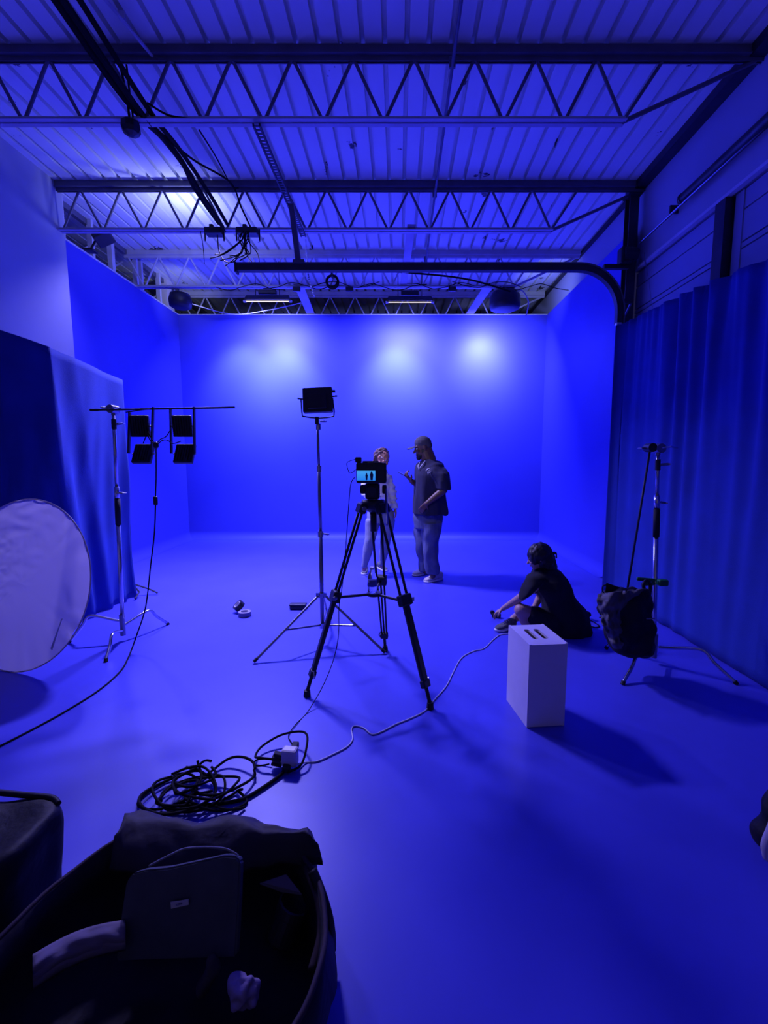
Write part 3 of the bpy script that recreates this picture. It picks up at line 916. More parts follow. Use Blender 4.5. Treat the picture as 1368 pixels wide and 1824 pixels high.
# four small lamp panels on two hanging brackets
def small_panels(x0, x1, lab_u, lab_l, lab_b, skew, br_top):
    Y = 3.655
    b = thing('hanging_bracket', ((x0 + x1) / 2, Y, br_top), lab_b, 'bracket', 'brackets on the horizontal arm')
    za = 1.978
    z0u, z1u = br_top, 1.615
    obj('side_bar', MB().box((x0 + skew * 0.5, Y, (br_top + z1u) / 2 - 0.0), (0.012, 0.025, br_top - z1u), Matrix.Rotation(math.radians(skew * 180), 3, 'Y')), M_blk, b)
    obj('side_bar', MB().box((x1 + skew * 0.5, Y, (za + 0.01 + z1u) / 2), (0.012, 0.025, za + 0.01 - z1u), Matrix.Rotation(math.radians(skew * 180), 3, 'Y')), M_blk, b)
    obj('cross_bar', MB().cyl((x0, Y, br_top), (x1, Y, za - 0.005), 0.005, 6), M_blk, b)
    c = (x0 + x1) / 2
    w = abs(x1 - x0) - 0.035
    for k, (zc, lab, tilt) in enumerate(((1.835, lab_u, 6), (1.612, lab_l, -28))):
        cx = c + skew * (0.2 + 0.5 * k) + 0.004
        t = thing('small_lamp_panel', (cx, Y, zc - 0.08), lab, 'lamp panel', 'small square lamp panels')
        R = Matrix.Rotation(math.radians(tilt), 3, 'X')
        obj('housing', MB().rbox((cx, Y, zc), (w, 0.035, 0.172), 0.008, R), M_blk, t)
        fins = MB()
        for q in range(7):
            fins.box(V((cx, Y, zc)) + R @ V((-w * 0.4 + w * 0.8 * q / 6, -0.022, 0)), (0.004, 0.012, 0.14), R)
        obj('cooling_fins', fins, M_blk, t)
        obj('pivot_bolt', MB().cyl((cx - w / 2 - 0.014, Y, zc), (cx + w / 2 + 0.014, Y, zc), 0.007, 8), M_chr2, t)
small_panels(-2.205, -2.015, 'upper panel of the left pair on the boom arm', 'lower tilted panel of the left pair on the boom arm', 'left black bracket hanging from the boom arm', 0.030, 1.945)
small_panels(-1.855, -1.665, 'upper panel of the right pair on the boom arm', 'lower tilted panel of the right pair on the boom arm', 'right black bracket hanging from the boom arm', 0.012, 1.975)
cbl = thing('lamp_cable', (-1.95, 3.62, 0), 'black power cable hanging from lamp panels and trailing left over the floor', 'cable')
obj('splitter', MB().ell(at(278, 793, Y=3.62), (0.022, 0.02, 0.028)), M_blk, cbl, smooth=True)
mainp = [at(278, 795, Y=3.62), at(278, 850, Y=3.62), at(277, 885, Y=3.62)]
obj('cord', MB().tube(crom(mainp, 6), 0.005, 6), M_bcab, cbl, smooth=True)
obj('inline_switch', MB().rbox(at(277, 892, Y=3.62), (0.034, 0.024, 0.075), 0.010), M_blk, cbl)
p = [at(277, 900, Y=3.62), at(275, 950, Y=3.62), at(268, 1010, Y=3.60), at(262, 1065, Y=3.58), at(256, 1095, Y=3.56), at(244, 1130, Y=3.50), at(237, 1150, Y=3.46)] + fl([(229, 1170, 0.012), (215, 1195), (178, 1228), (120, 1265), (60, 1298), (-10, 1334), (-80, 1370)])
obj('cord', MB().tube(crom(p, 7), 0.0055, 6), M_bcab, cbl, smooth=True)
for q in ([(278, 793), (270, 782), (263, 768), (260, 760)], [(278, 793), (268, 785), (262, 775), (255, 790)], [(278, 793), (285, 783), (295, 778), (302, 768)], [(279, 794), (288, 785), (298, 784), (308, 790), (322, 786)]):
    obj('branch_cord', MB().tube(crom([at(*u, Y=3.625) for u in q], 6), 0.004, 5), M_bcab, cbl, smooth=True)

# ------------------------------------------------------------------ green clamp, arm, backpack on the right stand
t = thing('spring_clamp', (1.90, 3.24, 0.66), 'green spring clamp gripping the right chrome stand', 'clamp')
obj('handle', MB().rbox((1.845, 3.23, 0.675), (0.14, 0.022, 0.026), 0.008, Matrix.Rotation(math.radians(5), 3, 'Y')), M_green, t)
obj('handle', MB().rbox((1.865, 3.23, 0.642), (0.10, 0.022, 0.026), 0.008, Matrix.Rotation(math.radians(-3), 3, 'Y')), M_green, t)
obj('jaw', MB().rbox((1.965, 3.22, 0.655), (0.07, 0.05, 0.05), 0.012), M_green, t)
bg = thing('hanging_backpack', (1.83, 3.16, 0.05), 'black and grey crumpled backpack hanging on the right stand', 'backpack')
def bp(px, py, dy=0.0):
    return at(px, py, Y=3.10 + dy)
mb = MB()
secs = []
for py, xl, xr, hy in ((1050, 1092, 1150, 0.06), (1060, 1072, 1154, 0.09), (1085, 1068, 1160, 0.11), (1110, 1078, 1161, 0.12), (1135, 1085, 1160, 0.12), (1155, 1090, 1158, 0.11), (1166, 1108, 1140, 0.06)):
    a, b = bp(xl, py), bp(xr, py)
    secs.append(((a + b) / 2, (b - a).length / 2, hy))
mb.loft(secs, 28, 2.6)
obj('main_compartment', mb, M_bag, bg, blob=0.008, fold=(0.040, 11, (1, 1, 0.8)))
mb = MB()
g = []
fl_l = [1066, 1063, 1066, 1072, 1070, 1076, 1082, 1086, 1094]
fl_r = [1150, 1138, 1122, 1108, 1106, 1112, 1120, 1122, 1112]
for i in range(17):
    row = []
    for j in range(28):
        v = j / 27
        q8 = min(v * 8, 7.999)
        k8 = int(q8)
        xl = fl_l[k8] + (fl_l[k8 + 1] - fl_l[k8]) * (q8 - k8)
        xr = fl_r[k8] + (fl_r[k8 + 1] - fl_r[k8]) * (q8 - k8)
        u = i / 16
        px = xl + (xr - xl) * u
        pyy = 1048 + 10 * (1 - u) * (1 - v) + 108 * v
        d_ = -0.135 + 0.05 * noise.noise(V((u * 4.5, v * 7, 0))) + 0.03 * noise.noise(V((u * 9, v * 13, 4))) + 0.06 * (2 * abs(u - 0.5)) ** 3 + 0.05 * (1 - v) ** 6 + 0.04 * v ** 5
        row.append(bp(px, pyy, d_))
    g.append(row)
mb.sheet(g, 0.006, (0, 1, 0))
obj('grey_front_flap', mb, mat('grey_nylon', (0.115, 0.105, 0.125), 0.75, var=0.15, bump=0.5, bscale=16), bg, smooth=True, label='grey crumpled flap')
obj('shoulder_strap', MB().tube(crom([bp(1150, 1056), bp(1146, 1042), bp(1152, 1034, 0.03), bp(1158, 1042, 0.05), bp(1157, 1060, 0.05)], 6), 0.012, 6), M_bag, bg, smooth=True)
obj('top_flap', MB().add([bp(1080, 1038), bp(1112, 1049), bp(1112, 1058), bp(1078, 1056), bp(1082, 1040, 0.05), bp(1112, 1050, 0.05), bp(1112, 1058, 0.05), bp(1078, 1056, 0.05)],
                         [(0, 1, 2, 3), (4, 7, 6, 5), (0, 4, 5, 1), (1, 5, 6, 2), (2, 6, 7, 3), (3, 7, 4, 0)]), M_bag, bg)
obj('carry_loop', MB().tube(crom([bp(1080, 1042), bp(1074, 1044), bp(1073, 1052), bp(1077, 1058)], 5), 0.005, 6), M_bag, bg, smooth=True)
obj('side_strap', MB().box(bp(1157, 1102, -0.10), (0.07, 0.006, 0.008)), M_gry, bg)
obj('side_strap', MB().tube([bp(1068, 1100), bp(1085, 1099, -0.1)], 0.005, 5), M_bag, bg)

# ------------------------------------------------------------------ light stand with big panel
lx, ly = -0.652, 3.66
t = thing('light_stand', (lx, ly, 0), 'tall dark light stand in the middle carrying the square panel lamp', 'stand')
feet = [V((-1.118, 3.27, 0.012)), V((-0.109, 3.44, 0.012)), V((-0.68, 4.20, 0.012))]
zc, zb = 0.425, 0.165
for f in feet:
    d = V((f.x - lx, f.y - ly, 0))
    top = V((lx, ly, zc)) + d.normalized() * 0.03
    lg = obj('leg', MB().cyl(top, f, 0.011, 8), M_chr2, t)
    obj('rubber_foot', MB().cyl(f + (top - f) * 0.05, f + V((0, 0, 0.002)), 0.014, 8), M_rub, lg)
    mid = f + (top - f) * 0.46
    obj('brace', MB().cyl(V((lx, ly, zb)) + d.normalized() * 0.025, mid, 0.009, 8), M_chr2, t)
obj('leg_collar', MB().cyl((lx, ly, zc - 0.02), (lx, ly, zc + 0.02), 0.030, 14).box((lx + 0.03, ly - 0.02, zc + 0.01), (0.03, 0.02, 0.03)).box((lx - 0.03, ly - 0.02, zc + 0.01), (0.03, 0.02, 0.03)), M_chr, t)
obj('brace_collar', MB().cyl((lx, ly, zb - 0.03), (lx, ly, zb + 0.015), 0.026, 14), M_chr, t)
obj('pole_section', MB().cyl((lx, ly, 0.14), (lx, ly, 0.96), 0.0175, 12), M_chr2, t, smooth=True)
obj('pole_section', MB().cyl((lx, ly, 0.94), (lx - 0.003, ly, 1.50), 0.0145, 12), M_chr2, t, smooth=True)
obj('pole_section', MB().cyl((lx - 0.003, ly, 1.48), (lx - 0.006, ly, 1.86), 0.0115, 12), M_chr2, t, smooth=True)
for z, r in ((0.95, 0.023), (1.49, 0.019), (1.83, 0.020)):
    obj('locking_collar', MB().cyl((lx, ly, z - 0.025), (lx, ly, z + 0.025), r, 12), M_chr, t)
knob(t, (lx + 0.02, ly, 0.95), (1, 0, -0.1))
knob(t, (lx + 0.015, ly, 1.875), (1, 0, 0))
py_ = 3.62
t = thing('panel_lamp', (lx, py_, 1.88), 'square black panel lamp on top of the tall light stand', 'lamp panel')
cx, cz = -0.645, 2.035
R = Matrix.Rotation(math.radians(-2.5), 3, 'Y') @ Matrix.Rotation(math.radians(-10), 3, 'X')
obj('housing', MB().rbox((cx, py_, cz), (0.235, 0.05, 0.20), 0.008, R), M_blk, t)
obj('rear_box', MB().rbox(V((cx, py_ - 0.035, cz - 0.01)), (0.15, 0.03, 0.12), 0.006, R), M_blk, t)
obj('yoke', MB().tube([(cx - 0.135, py_, cz + 0.01), (cx - 0.130, py_, cz - 0.09), (cx - 0.125, py_, cz - 0.125), (cx - 0.06, py_, cz - 0.135), (cx, py_, cz - 0.14), (cx + 0.07, py_, cz - 0.135), (cx + 0.125, py_, cz - 0.125), (cx + 0.130, py_, cz - 0.09), (cx + 0.118, py_, cz + 0.02)], 0.006, 6), M_blk, t, smooth=True)
obj('spigot', MB().cyl((cx - 0.01, py_, cz - 0.19), (cx - 0.01, py_, cz - 0.13), 0.016, 10), M_blk, t)
knob(t, (cx - 0.12, py_, cz + 0.01), (-1, 0, 0.1), M_blk, 0.8)
knob(t, (cx + 0.115, py_, cz + 0.03), (1, 0, 0.1), M_blk, 0.8)
obj('corner_latch', MB().box((cx + 0.125, py_, cz + 0.07), (0.03, 0.02, 0.02)), M_blk, t)

# ------------------------------------------------------------------ camera tripod
tc = V((-0.17, 2.98, 0))
t = thing('camera_tripod', tc, 'black twin-tube video tripod in the middle under the camera', 'tripod')
feet = [V((-0.608, 2.791, 0.0)), V((0.199, 2.642, 0.0)), V((-0.111, 3.50, 0.0))]
bz = 1.24
for k, f in enumerate(feet):
    d = V((f.x - tc.x, f.y - tc.y, 0)).normalized()
    top = V((tc.x, tc.y, bz)) + d * 0.085
    foot = f + V((0, 0, 0.03))
    ax = (top - foot)
    side = V((-d.y, d.x, 0))
    mid = foot + ax * 0.52
    lo = foot + ax * 0.10
    for s in (-1, 1):
        obj('upper_leg_tube', MB().cyl(top + side * 0.034 * s, mid + side * 0.030 * s, 0.0095, 8), M_blk, t, smooth=True)
    obj('mid_joint', MB().rbox(mid, (0.095, 0.055, 0.075), 0.010, frame(ax, side)), M_blk, t)
    obj('mid_lock', MB().cyl(mid + side * 0.045 + d * 0.01, mid + side * 0.060 + d * 0.03, 0.014, 10), M_chr2, t)
    if k < 2:
        obj('lower_leg', MB().rbox((mid + lo) / 2, (0.052, 0.030, (mid - lo).length), 0.010, frame(ax, side)), M_blk, t)
    else:
        for s in (-1, 0, 1):
            obj('lower_leg_tube', MB().cyl(mid + side * 0.026 * s, lo + side * 0.020 * s, 0.0075, 8), M_blk, t, smooth=True)
    obj('lower_joint', MB().rbox(lo, (0.062, 0.040, 0.05), 0.008, frame(ax, side)), M_blk, t)
    obj('foot_lock', MB().tube([lo + side * 0.03 + V((0, 0, 0.03)), lo + side * 0.045, lo + side * 0.03 - V((0, 0, 0.02))], 0.006, 6), M_chr, t)
    obj('spiked_foot', MB().cyl(lo, foot, 0.012, 8).cyl(foot + V((0, 0, 0.012)), f + V((0, 0, 0.001)), 0.020, 10, r2=0.024), M_rub, t)
    obj('spreader_arm', MB().cyl(V((tc.x + 0.0, tc.y - 0.0, 0.640)), mid - ax.normalized() * 0.01, 0.010, 8), M_blk, t)
    obj('shoulder_joint', MB().rbox(top, (0.10, 0.05, 0.07), 0.012, frame(ax, side)), M_blk, t)
    obj('shoulder_bolt', MB().cyl(top + side * 0.05, top + side * 0.066, 0.016, 10), M_chr2, t)
obj('spreader_hub', MB().cyl((tc.x, tc.y, 0.632), (tc.x, tc.y, 0.652), 0.050, 16), M_blk, t)
obj('bowl', MB().lathe((tc.x, tc.y, bz - 0.03), [(0.03, 0), (0.075, 0.03), (0.085, 0.06), (0.075, 0.085)], 20), M_blk, t, smooth=True)
obj('bowl_handle', MB().cyl((tc.x, tc.y, bz - 0.16), (tc.x, tc.y, bz - 0.02), 0.022, 14), M_blk, t, smooth=True)
hd = obj('fluid_head', MB().rbox((tc.x - 0.005, tc.y, bz + 0.115), (0.095, 0.12, 0.11), 0.016).rbox((tc.x - 0.065, tc.y, bz + 0.125), (0.045, 0.08, 0.06), 0.012).rbox((tc.x + 0.075, tc.y, bz + 0.125), (0.03, 0.06, 0.06), 0.010), M_blk, t)
obj('drag_dial', MB().cyl((tc.x - 0.01, tc.y - 0.058, bz + 0.115), (tc.x - 0.01, tc.y - 0.076, bz + 0.115), 0.034, 18), M_dark, hd)
obj('mount_plate', MB().rbox((tc.x, tc.y - 0.05, bz + 0.180), (0.075, 0.20, 0.02), 0.006), M_blk, t)
obj('pan_handle', MB().cyl((tc.x + 0.085, tc.y - 0.02, bz + 0.125), (tc.x + 0.10, tc.y - 0.26, bz - 0.08), 0.008, 8), M_chr2, t)

# camera with rear monitor
cY = 2.82
cc = V((-0.172, cY, 1.478))
t = thing('video_camera', (cc.x, cY, 1.41), 'black cinema camera with lit rear screen on the tripod', 'camera')
obj('body', MB().rbox((cc.x, cY + 0.05, cc.z), (0.186, 0.10, 0.125), 0.018), M_blk, t)
obj('rear_frame', MB().rbox((cc.x, cY - 0.010, cc.z), (0.192, 0.03, 0.130), 0.012), M_blk, t)
obj('lens', MB().cyl((cc.x, cY + 0.10, cc.z), (cc.x, cY + 0.24, cc.z), 0.040, 20), M_blk, t)
sx0, sx1 = at(635.5, 848, Y=cY - 0.027).x, at(668.5, 848, Y=cY - 0.027).x
sz0, sz1 = at(650, 856, Y=cY - 0.027).z, at(650, 838.5, Y=cY - 0.027).z
sc = obj('rear_screen', MB().span((sx0, cY - 0.0275, sz0), (sx1, cY - 0.025, sz1)), M_screen, t, label='lit screen showing the blue set')
def fig(x, h, w):
    ww = sz1 - sz0
    m = MB()
    m.ell((x, cY - 0.0280, sz0 + h * ww), (w * 0.42, 0.0005, w * 0.5), None, 10, 6)
    m.loft([((x, cY - 0.0280, sz0 + h * ww - w * 0.4), w * 0.45, 0.0004), ((x, cY - 0.0280, sz0 + h * ww * 0.72), w * 0.75, 0.0004), ((x, cY - 0.0280, sz0 + h * ww * 0.42), w * 0.6, 0.0004), ((x, cY - 0.0280, sz0 + 0.002), w * 0.45, 0.0004)], 10)
    return m
obj('screen_figure', fig(sx0 + 0.53 * (sx1 - sx0), 0.72, 0.010), mat('screen_dark_1', (0.01, 0.05, 0.25), 0.4), sc)
obj('screen_figure', fig(sx0 + 0.80 * (sx1 - sx0), 0.84, 0.015), mat('screen_dark_2', (0.01, 0.03, 0.15), 0.4), sc)
obj('top_handle', MB().rbox((cc.x - 0.005, cY + 0.02, cc.z + 0.069), (0.10, 0.06, 0.012), 0.004).rbox((cc.x, cY - 0.018, cc.z + 0.058), (0.05, 0.012, 0.014), 0.003), M_dark, t)
obj('cold_shoe', MB().rbox((cc.x + 0.04, cY, cc.z + 0.066), (0.05, 0.03, 0.005), 0.002), M_chr2, t)
obj('audio_receiver', MB().rbox((cc.x - 0.083, cY + 0.01, cc.z + 0.082), (0.040, 0.025, 0.034), 0.006).box((cc.x - 0.080, cY + 0.01, cc.z + 0.062), (0.022, 0.02, 0.02)), M_blk, t)
obj('receiver_wire', MB().tube(crom([(cc.x - 0.10, cY, cc.z + 0.085), (cc.x - 0.135, cY, cc.z + 0.075), (cc.x - 0.155, cY, cc.z + 0.06), (cc.x - 0.148, cY, cc.z + 0.02), (cc.x - 0.138, cY, cc.z + 0.0), (cc.x - 0.115, cY, cc.z + 0.008), (cc.x - 0.095, cY, cc.z + 0.025)], 6), 0.0022, 5), M_bcab, t, smooth=True)
p = [at(632, 850, Y=2.80), at(625, 862, Y=2.77), at(621, 900, Y=2.74), at(617, 960, Y=2.72), at(610, 1040, Y=2.72), at(604, 1080, Y=2.72), at(603, 1130, Y=2.74), at(594, 1175, Y=2.76), at(575, 1222, Y=2.74)] + fl([(548, 1268), (527, 1290), (514, 1310), (520, 1324), (526, 1333, 0.03)])
obj('camera_cable', MB().tube(crom(p, 7), 0.0028, 5), M_bcab, smooth=True, cat='cable', label='thin black cable from the camera down to the floor adapter')

# water bottle on the spreader
bt = thing('water_bottle', (tc.x - 0.012, tc.y - 0.005, 0.653), 'clear plastic water bottle standing on the tripod spreader', 'bottle')
bx, by = tc.x - 0.012, tc.y - 0.005
obj('bottle_body', MB().lathe((bx, by, 0.653), [(0.022, 0), (0.031, 0.006), (0.032, 0.04), (0.030, 0.045), (0.032, 0.05), (0.032, 0.10), (0.027, 0.125), (0.013, 0.150), (0.012, 0.165)], 18), M_glass, bt, smooth=True)
obj('cap', MB().cyl((bx, by, 0.816), (bx, by, 0.832), 0.015, 14), M_sole, bt)
obj('paper_label', MB().lathe((bx, by, 0.700), [(0.0328, 0), (0.0328, 0.042)], 18), mat('bottle_label', (0.10, 0.10, 0.35), 0.6), bt, smooth=True)

# ------------------------------------------------------------------ white box standing on end
b0, b1, b3 = V((0.749, 2.435, 0)), V((0.977, 2.457, 0)), V((0.705, 2.742, 0))
ux = (b1 - b0).normalized(); uy = V((-ux.y, ux.x, 0))
uy = (b3 - b0).normalized()
bw, bd, bh = (b1 - b0).length, (b3 - b0).length, 0.508
t = thing('apple_box', b0 + ux * bw / 2 + uy * bd / 2, 'white wooden box standing on end with two slots on top', 'box')
def quadprism(o, a, b, z0, z1):
    return [o + V((0, 0, z0)), o + a + V((0, 0, z0)), o + a + b + V((0, 0, z0)), o + b + V((0, 0, z0)), o + V((0, 0, z1)), o + a + V((0, 0, z1)), o + a + b + V((0, 0, z1)), o + b + V((0, 0, z1))]
QF = [(0, 1, 2, 3), (4, 7, 6, 5), (0, 4, 5, 1), (1, 5, 6, 2), (2, 6, 7, 3), (3, 7, 4, 0)]
th = 0.014
obj('side_panel', MB().add(quadprism(b0, ux * th, uy * bd, 0.002, bh), QF), M_wht, t)
obj('side_panel', MB().add(quadprism(b0 + ux * (bw - th), ux * th, uy * bd, 0.002, bh), QF), M_wht, t)
obj('face_panel', MB().add(quadprism(b0 + ux * th, ux * (bw - 2 * th), uy * th, 0.004, bh - 0.003), QF), M_wht, t)
obj('face_panel', MB().add(quadprism(b0 + ux * th + uy * (bd - th), ux * (bw - 2 * th), uy * th, 0.004, bh - 0.003), QF), M_wht, t)
# top plate with two slots
def slot_plate():
    bm = bmesh.new()
    W, D = bw - 2 * th - 0.002, bd - 2 * th - 0.002
    outer = [(0, 0), (W, 0), (W, D), (0, D)]
    ov = [bm.verts.new((x, y, 0)) for x, y in outer]
    es = [bm.edges.new((ov[i], ov[(i + 1) % 4])) for i in range(4)]
    for cxx in (W * 0.33, W * 0.64):
        sv = []
        r, hl = 0.0175, 0.060
        for i in range(9):
            a = PI * i / 8
            sv.append(bm.verts.new((cxx + r * math.cos(a), D * 0.52 + hl + r * math.sin(a), 0)))
        for i in range(9):
            a = PI + PI * i / 8
            sv.append(bm.verts.new((cxx + r * math.cos(a), D * 0.52 - hl + r * math.sin(a), 0)))
        es += [bm.edges.new((sv[i], sv[(i + 1) % len(sv)])) for i in range(len(sv))]
    bmesh.ops.triangle_fill(bm, edges=es, use_beauty=True)
    ret = bmesh.ops.extrude_face_region(bm, geom=bm.faces[:])
    for v in [g for g in ret['geom'] if isinstance(g, bmesh.types.BMVert)]:
        v.co.z -= 0.014
    bm.verts.index_update()
    m = MB()
    o = b0 + ux * (th + 0.001) + uy * (th + 0.001) + V((0, 0, bh - 0.003))
    m.add([o + ux * v.co.x + uy * v.co.y + V((0, 0, v.co.z)) for v in bm.verts], [[v.index for v in f.verts] for f in bm.faces])
    bm.free()
    return m
obj('slotted_end', slot_plate(), M_wht, t)
obj('bottom_end', MB().add(quadprism(b0 + ux * th + uy * th, ux * (bw - 2 * th), uy * (bd - 2 * th), 0.002, 0.016), QF), M_wht, t)

# ------------------------------------------------------------------ small things on the floor
p = at(436, 1097, Z=0)
t = thing('tape_roll', p, 'pale roll of tape lying flat on the blue floor', 'tape roll')
obj('tape', MB().rings([[p + V((r * math.cos(2 * PI * k / 28), r * math.sin(2 * PI * k / 28), z)) for k in range(28)] for r, z in ((0.062, 0.001), (0.062, 0.046), (0.042, 0.046), (0.042, 0.001))], closed=True), mat('grey_tape', (0.22, 0.20, 0.32), 0.6), t)
obj('core', MB().rings([[p + V((r * math.cos(2 * PI * k / 28), r * math.sin(2 * PI * k / 28), z)) for k in range(28)] for r, z in ((0.0425, 0.001), (0.0425, 0.049), (0.038, 0.049), (0.038, 0.001))], closed=True), M_paper, t)
p = at(424, 1092, Z=0) + V((0, 0.03, 0.068))
R = frame((-0.55, -0.35, 0.75), (1, 0, 0.4))
t = thing('tape_roll', (p.x, p.y, 0), 'black roll of tape leaning on the pale roll', 'tape roll')
obj('tape', MB().rings([[p + R @ V((r * math.cos(2 * PI * k / 28), r * math.sin(2 * PI * k / 28), z)) for k in range(28)] for r, z in ((0.056, -0.025), (0.056, 0.025), (0.036, 0.025), (0.036, -0.025))], closed=True), M_blk, t)
obj('core', MB().rings([[p + R @ V((r * math.cos(2 * PI * k / 28), r * math.sin(2 * PI * k / 28), z)) for k in range(28)] for r, z in ((0.0365, -0.026), (0.0365, 0.026), (0.033, 0.026), (0.033, -0.026))], closed=True), M_paper, t)
p = at(530, 1086, Z=0)
t = thing('battery_case', p, 'small black case lying on the floor behind the light stand', 'case')
obj('lower_shell', MB().rbox(p + V((0, 0.03, 0.02)), (0.165, 0.075, 0.036), 0.006), M_blk, t)
obj('lid', MB().rbox(p + V((0, 0.03, 0.049)), (0.175, 0.082, 0.020), 0.006), M_dark, t)

# adapter cube with plugs and loop
p = at(517, 1366, Z=0)
t = thing('power_adapter', p, 'white square power adapter on the floor with plugs in its sides', 'adapter')
obj('cube_body', MB().rbox(p + V((0, 0, 0.058)), (0.080, 0.055, 0.088), 0.012, Matrix.Rotation(math.radians(-8), 3, 'Z')), M_wht, t)
for k, (dx, dz, w) in enumerate(((-0.058, 0.072, 0.045), (-0.066, 0.050, 0.05), (-0.066, 0.022, 0.055))):
    obj('plug', MB().rbox(p + V((dx, -0.005, dz)), (w, 0.03, 0.018), 0.005, Matrix.Rotation(math.radians(14), 3, 'Y')), M_rub, t)
obj('plug', MB().rbox(p + V((0.012, 0.06, 0.07)), (0.035, 0.05, 0.03), 0.006), M_rub, t)
obj('plug', MB().rbox(p + V((-0.01, -0.03, 0.02)), (0.04, 0.05, 0.03), 0.006), M_blk, t)
lp = crom([p + V(q) for q in ((-0.09, -0.01, 0.05), (-0.15, 0.0, 0.05), (-0.19, 0.04, 0.03), (-0.18, 0.12, 0.03), (-0.10, 0.185, 0.05), (0.0, 0.19, 0.07), (0.06, 0.13, 0.09), (0.075, 0.04, 0.07), (0.06, -0.03, 0.03), (0.0, -0.06, 0.015))], 8)
obj('looped_cord', MB().tube(lp, 0.006, 7), M_bcab, cat='cable', label='black cord looped around behind the white adapter', smooth=True)
p2 = [p + V((-0.10, -0.02, 0.03)), p + V((-0.16, -0.02, 0.02)), p + V((-0.19, 0.02, 0.01)), p + V((-0.17, 0.03, 0.02)), p + V((-0.10, 0.02, 0.03))]
obj('looped_cord', MB().tube(crom(p2, 8), 0.004, 6), M_bcab, cat='cable', label='thin black cord tucked left of the white adapter', smooth=True)
wc = fl([(527, 1362, 0.03), (545, 1358), (565, 1356), (592, 1344), (618, 1330), (628, 1316), (626, 1300), (632, 1293), (648, 1297), (663, 1308), (682, 1302), (705, 1290), (730, 1280), (757, 1266), (775, 1245), (795, 1222), (808, 1196), (822, 1172), (843, 1160), (862, 1155), (878, 1140), (890, 1131), (903, 1129), (925, 1128)], 0.005)
obj('white_cord', MB().tube(crom(wc, 7), 0.0042, 6), M_wcab, smooth=True, cat='cable', label='white cord winding across the floor from adapter to seated person')
thick = fl([(505, 1375, 0.015), (490, 1388), (465, 1405), (440, 1420), (420, 1427), (385, 1432), (350, 1436), (318, 1428)], 0.010)
obj('thick_cord', MB().tube(crom(thick, 7), 0.0085, 8), M_bcab, smooth=True, cat='cable', label='thick black cord running from adapter to the coiled heap')
def coil():
    rr = random.Random(11)
    t = thing('cord_heap', (-0.93, 1.92, 0), 'loose heap of coiled black extension cord before the open bag', 'extension cord')
    def loop(cx, cy, rx, ry, z, ph, turns=1.0, r=0.006):
        pts = []
        c = at(cx, cy, Z=0)
        n = int(18 * turns)
        for k in range(n + 1):
            a = ph + 2 * PI * turns * k / n
            pts.append(V((c.x + rx * math.cos(a) + 0.012 * math.sin(3 * a + ph), c.y + ry * math.sin(a), max(0.008, z + 0.02 * math.sin(a * 1.5 + ph)))))
        obj('cord_loop', MB().tube(crom(pts, 4), r, 6), M_bcab, t, smooth=True)
    loop(402, 1395, 0.125, 0.135, 0.03, 0.3, 1.05, 0.0065)
    loop(318, 1425, 0.150, 0.15, 0.04, 1.2, 1.1, 0.007)
    loop(330, 1425, 0.135, 0.12, 0.06, 2.4, 1.0)
    loop(345, 1420, 0.155, 0.10, 0.03, 3.9, 1.0)
    loop(372, 1418, 0.145, 0.085, 0.05, 5.1, 1.0)
    loop(350, 1405, 0.075, 0.10, 0.07, 0.9, 1.0)
    loop(318, 1432, 0.080, 0.09, 0.05, 4.4, 1.2)
    loop(385, 1430, 0.130, 0.07, 0.02, 2.0, 0.8)
    loop(335, 1415, 0.045, 0.11, 0.08, 1.5, 1.0)
    loop(415, 1435, 0.060, 0.07, 0.02, 1.0, 0.8)
    loop(300, 1420, 0.11, 0.12, 0.02, 0.5, 1.0)
coil()

# ------------------------------------------------------------------ open bag in the foreground
def ring_at(pts, z, n=48):
    return crom([at(px, py, Z=z) for px, py in pts], 4, closed=True)
rim_px = [(118, 1560), (205, 1500), (300, 1478), (430, 1478), (520, 1500), (566, 1560), (582, 1640), (570, 1730), (530, 1830), (430, 1960), (220, 2060), (0, 2040), (-90, 1900), (-60, 1740), (30, 1640)]
rimz = 0.27
outer = ring_at(rim_px, rimz)
cen = sum(outer, V((0, 0, 0))) / len(outer)
def scaled(ring, s_, z):
    return [V((cen.x + (q.x - cen.x) * s_, cen.y + (q.y - cen.y) * s_, z)) for q in ring]
t = thing('open_duffel_bag', (cen.x, cen.y, 0), 'big open black duffel bag in the lower left foreground', 'bag')
mb = MB()
def wob(ring, a, sd):
    return [q + V((noise.noise(q * 6 + V((sd, 0, 0))), noise.noise(q * 6 + V((0, sd, 0))), noise.noise(q * 7 + V((0, 0, sd))))) * a for q in ring]
rings = [scaled(outer, 0.90, 0.004), wob(scaled(outer, 1.0, 0.05), 0.02, 1), wob(scaled(outer, 1.05, 0.14), 0.04, 2), wob(scaled(outer, 1.03, 0.22), 0.03, 3), wob(scaled(outer, 1.0, rimz), 0.012, 4),
         wob(scaled(outer, 0.965, rimz + 0.004), 0.012, 4), wob(scaled(outer, 0.94, 0.20), 0.02, 6), scaled(outer, 0.90, 0.06), scaled(outer, 0.3, 0.03), scaled(outer, 0.05, 0.03)]
mb.rings(rings)
obj('shell', mb, M_bag, t, smooth=True)
obj('zip_edge', MB().tube(wob(scaled(outer, 0.985, rimz + 0.004), 0.012, 4), 0.008, 6, closed=True), mat('zip_tape', (0.040, 0.022, 0.035), 0.8), t, smooth=True)
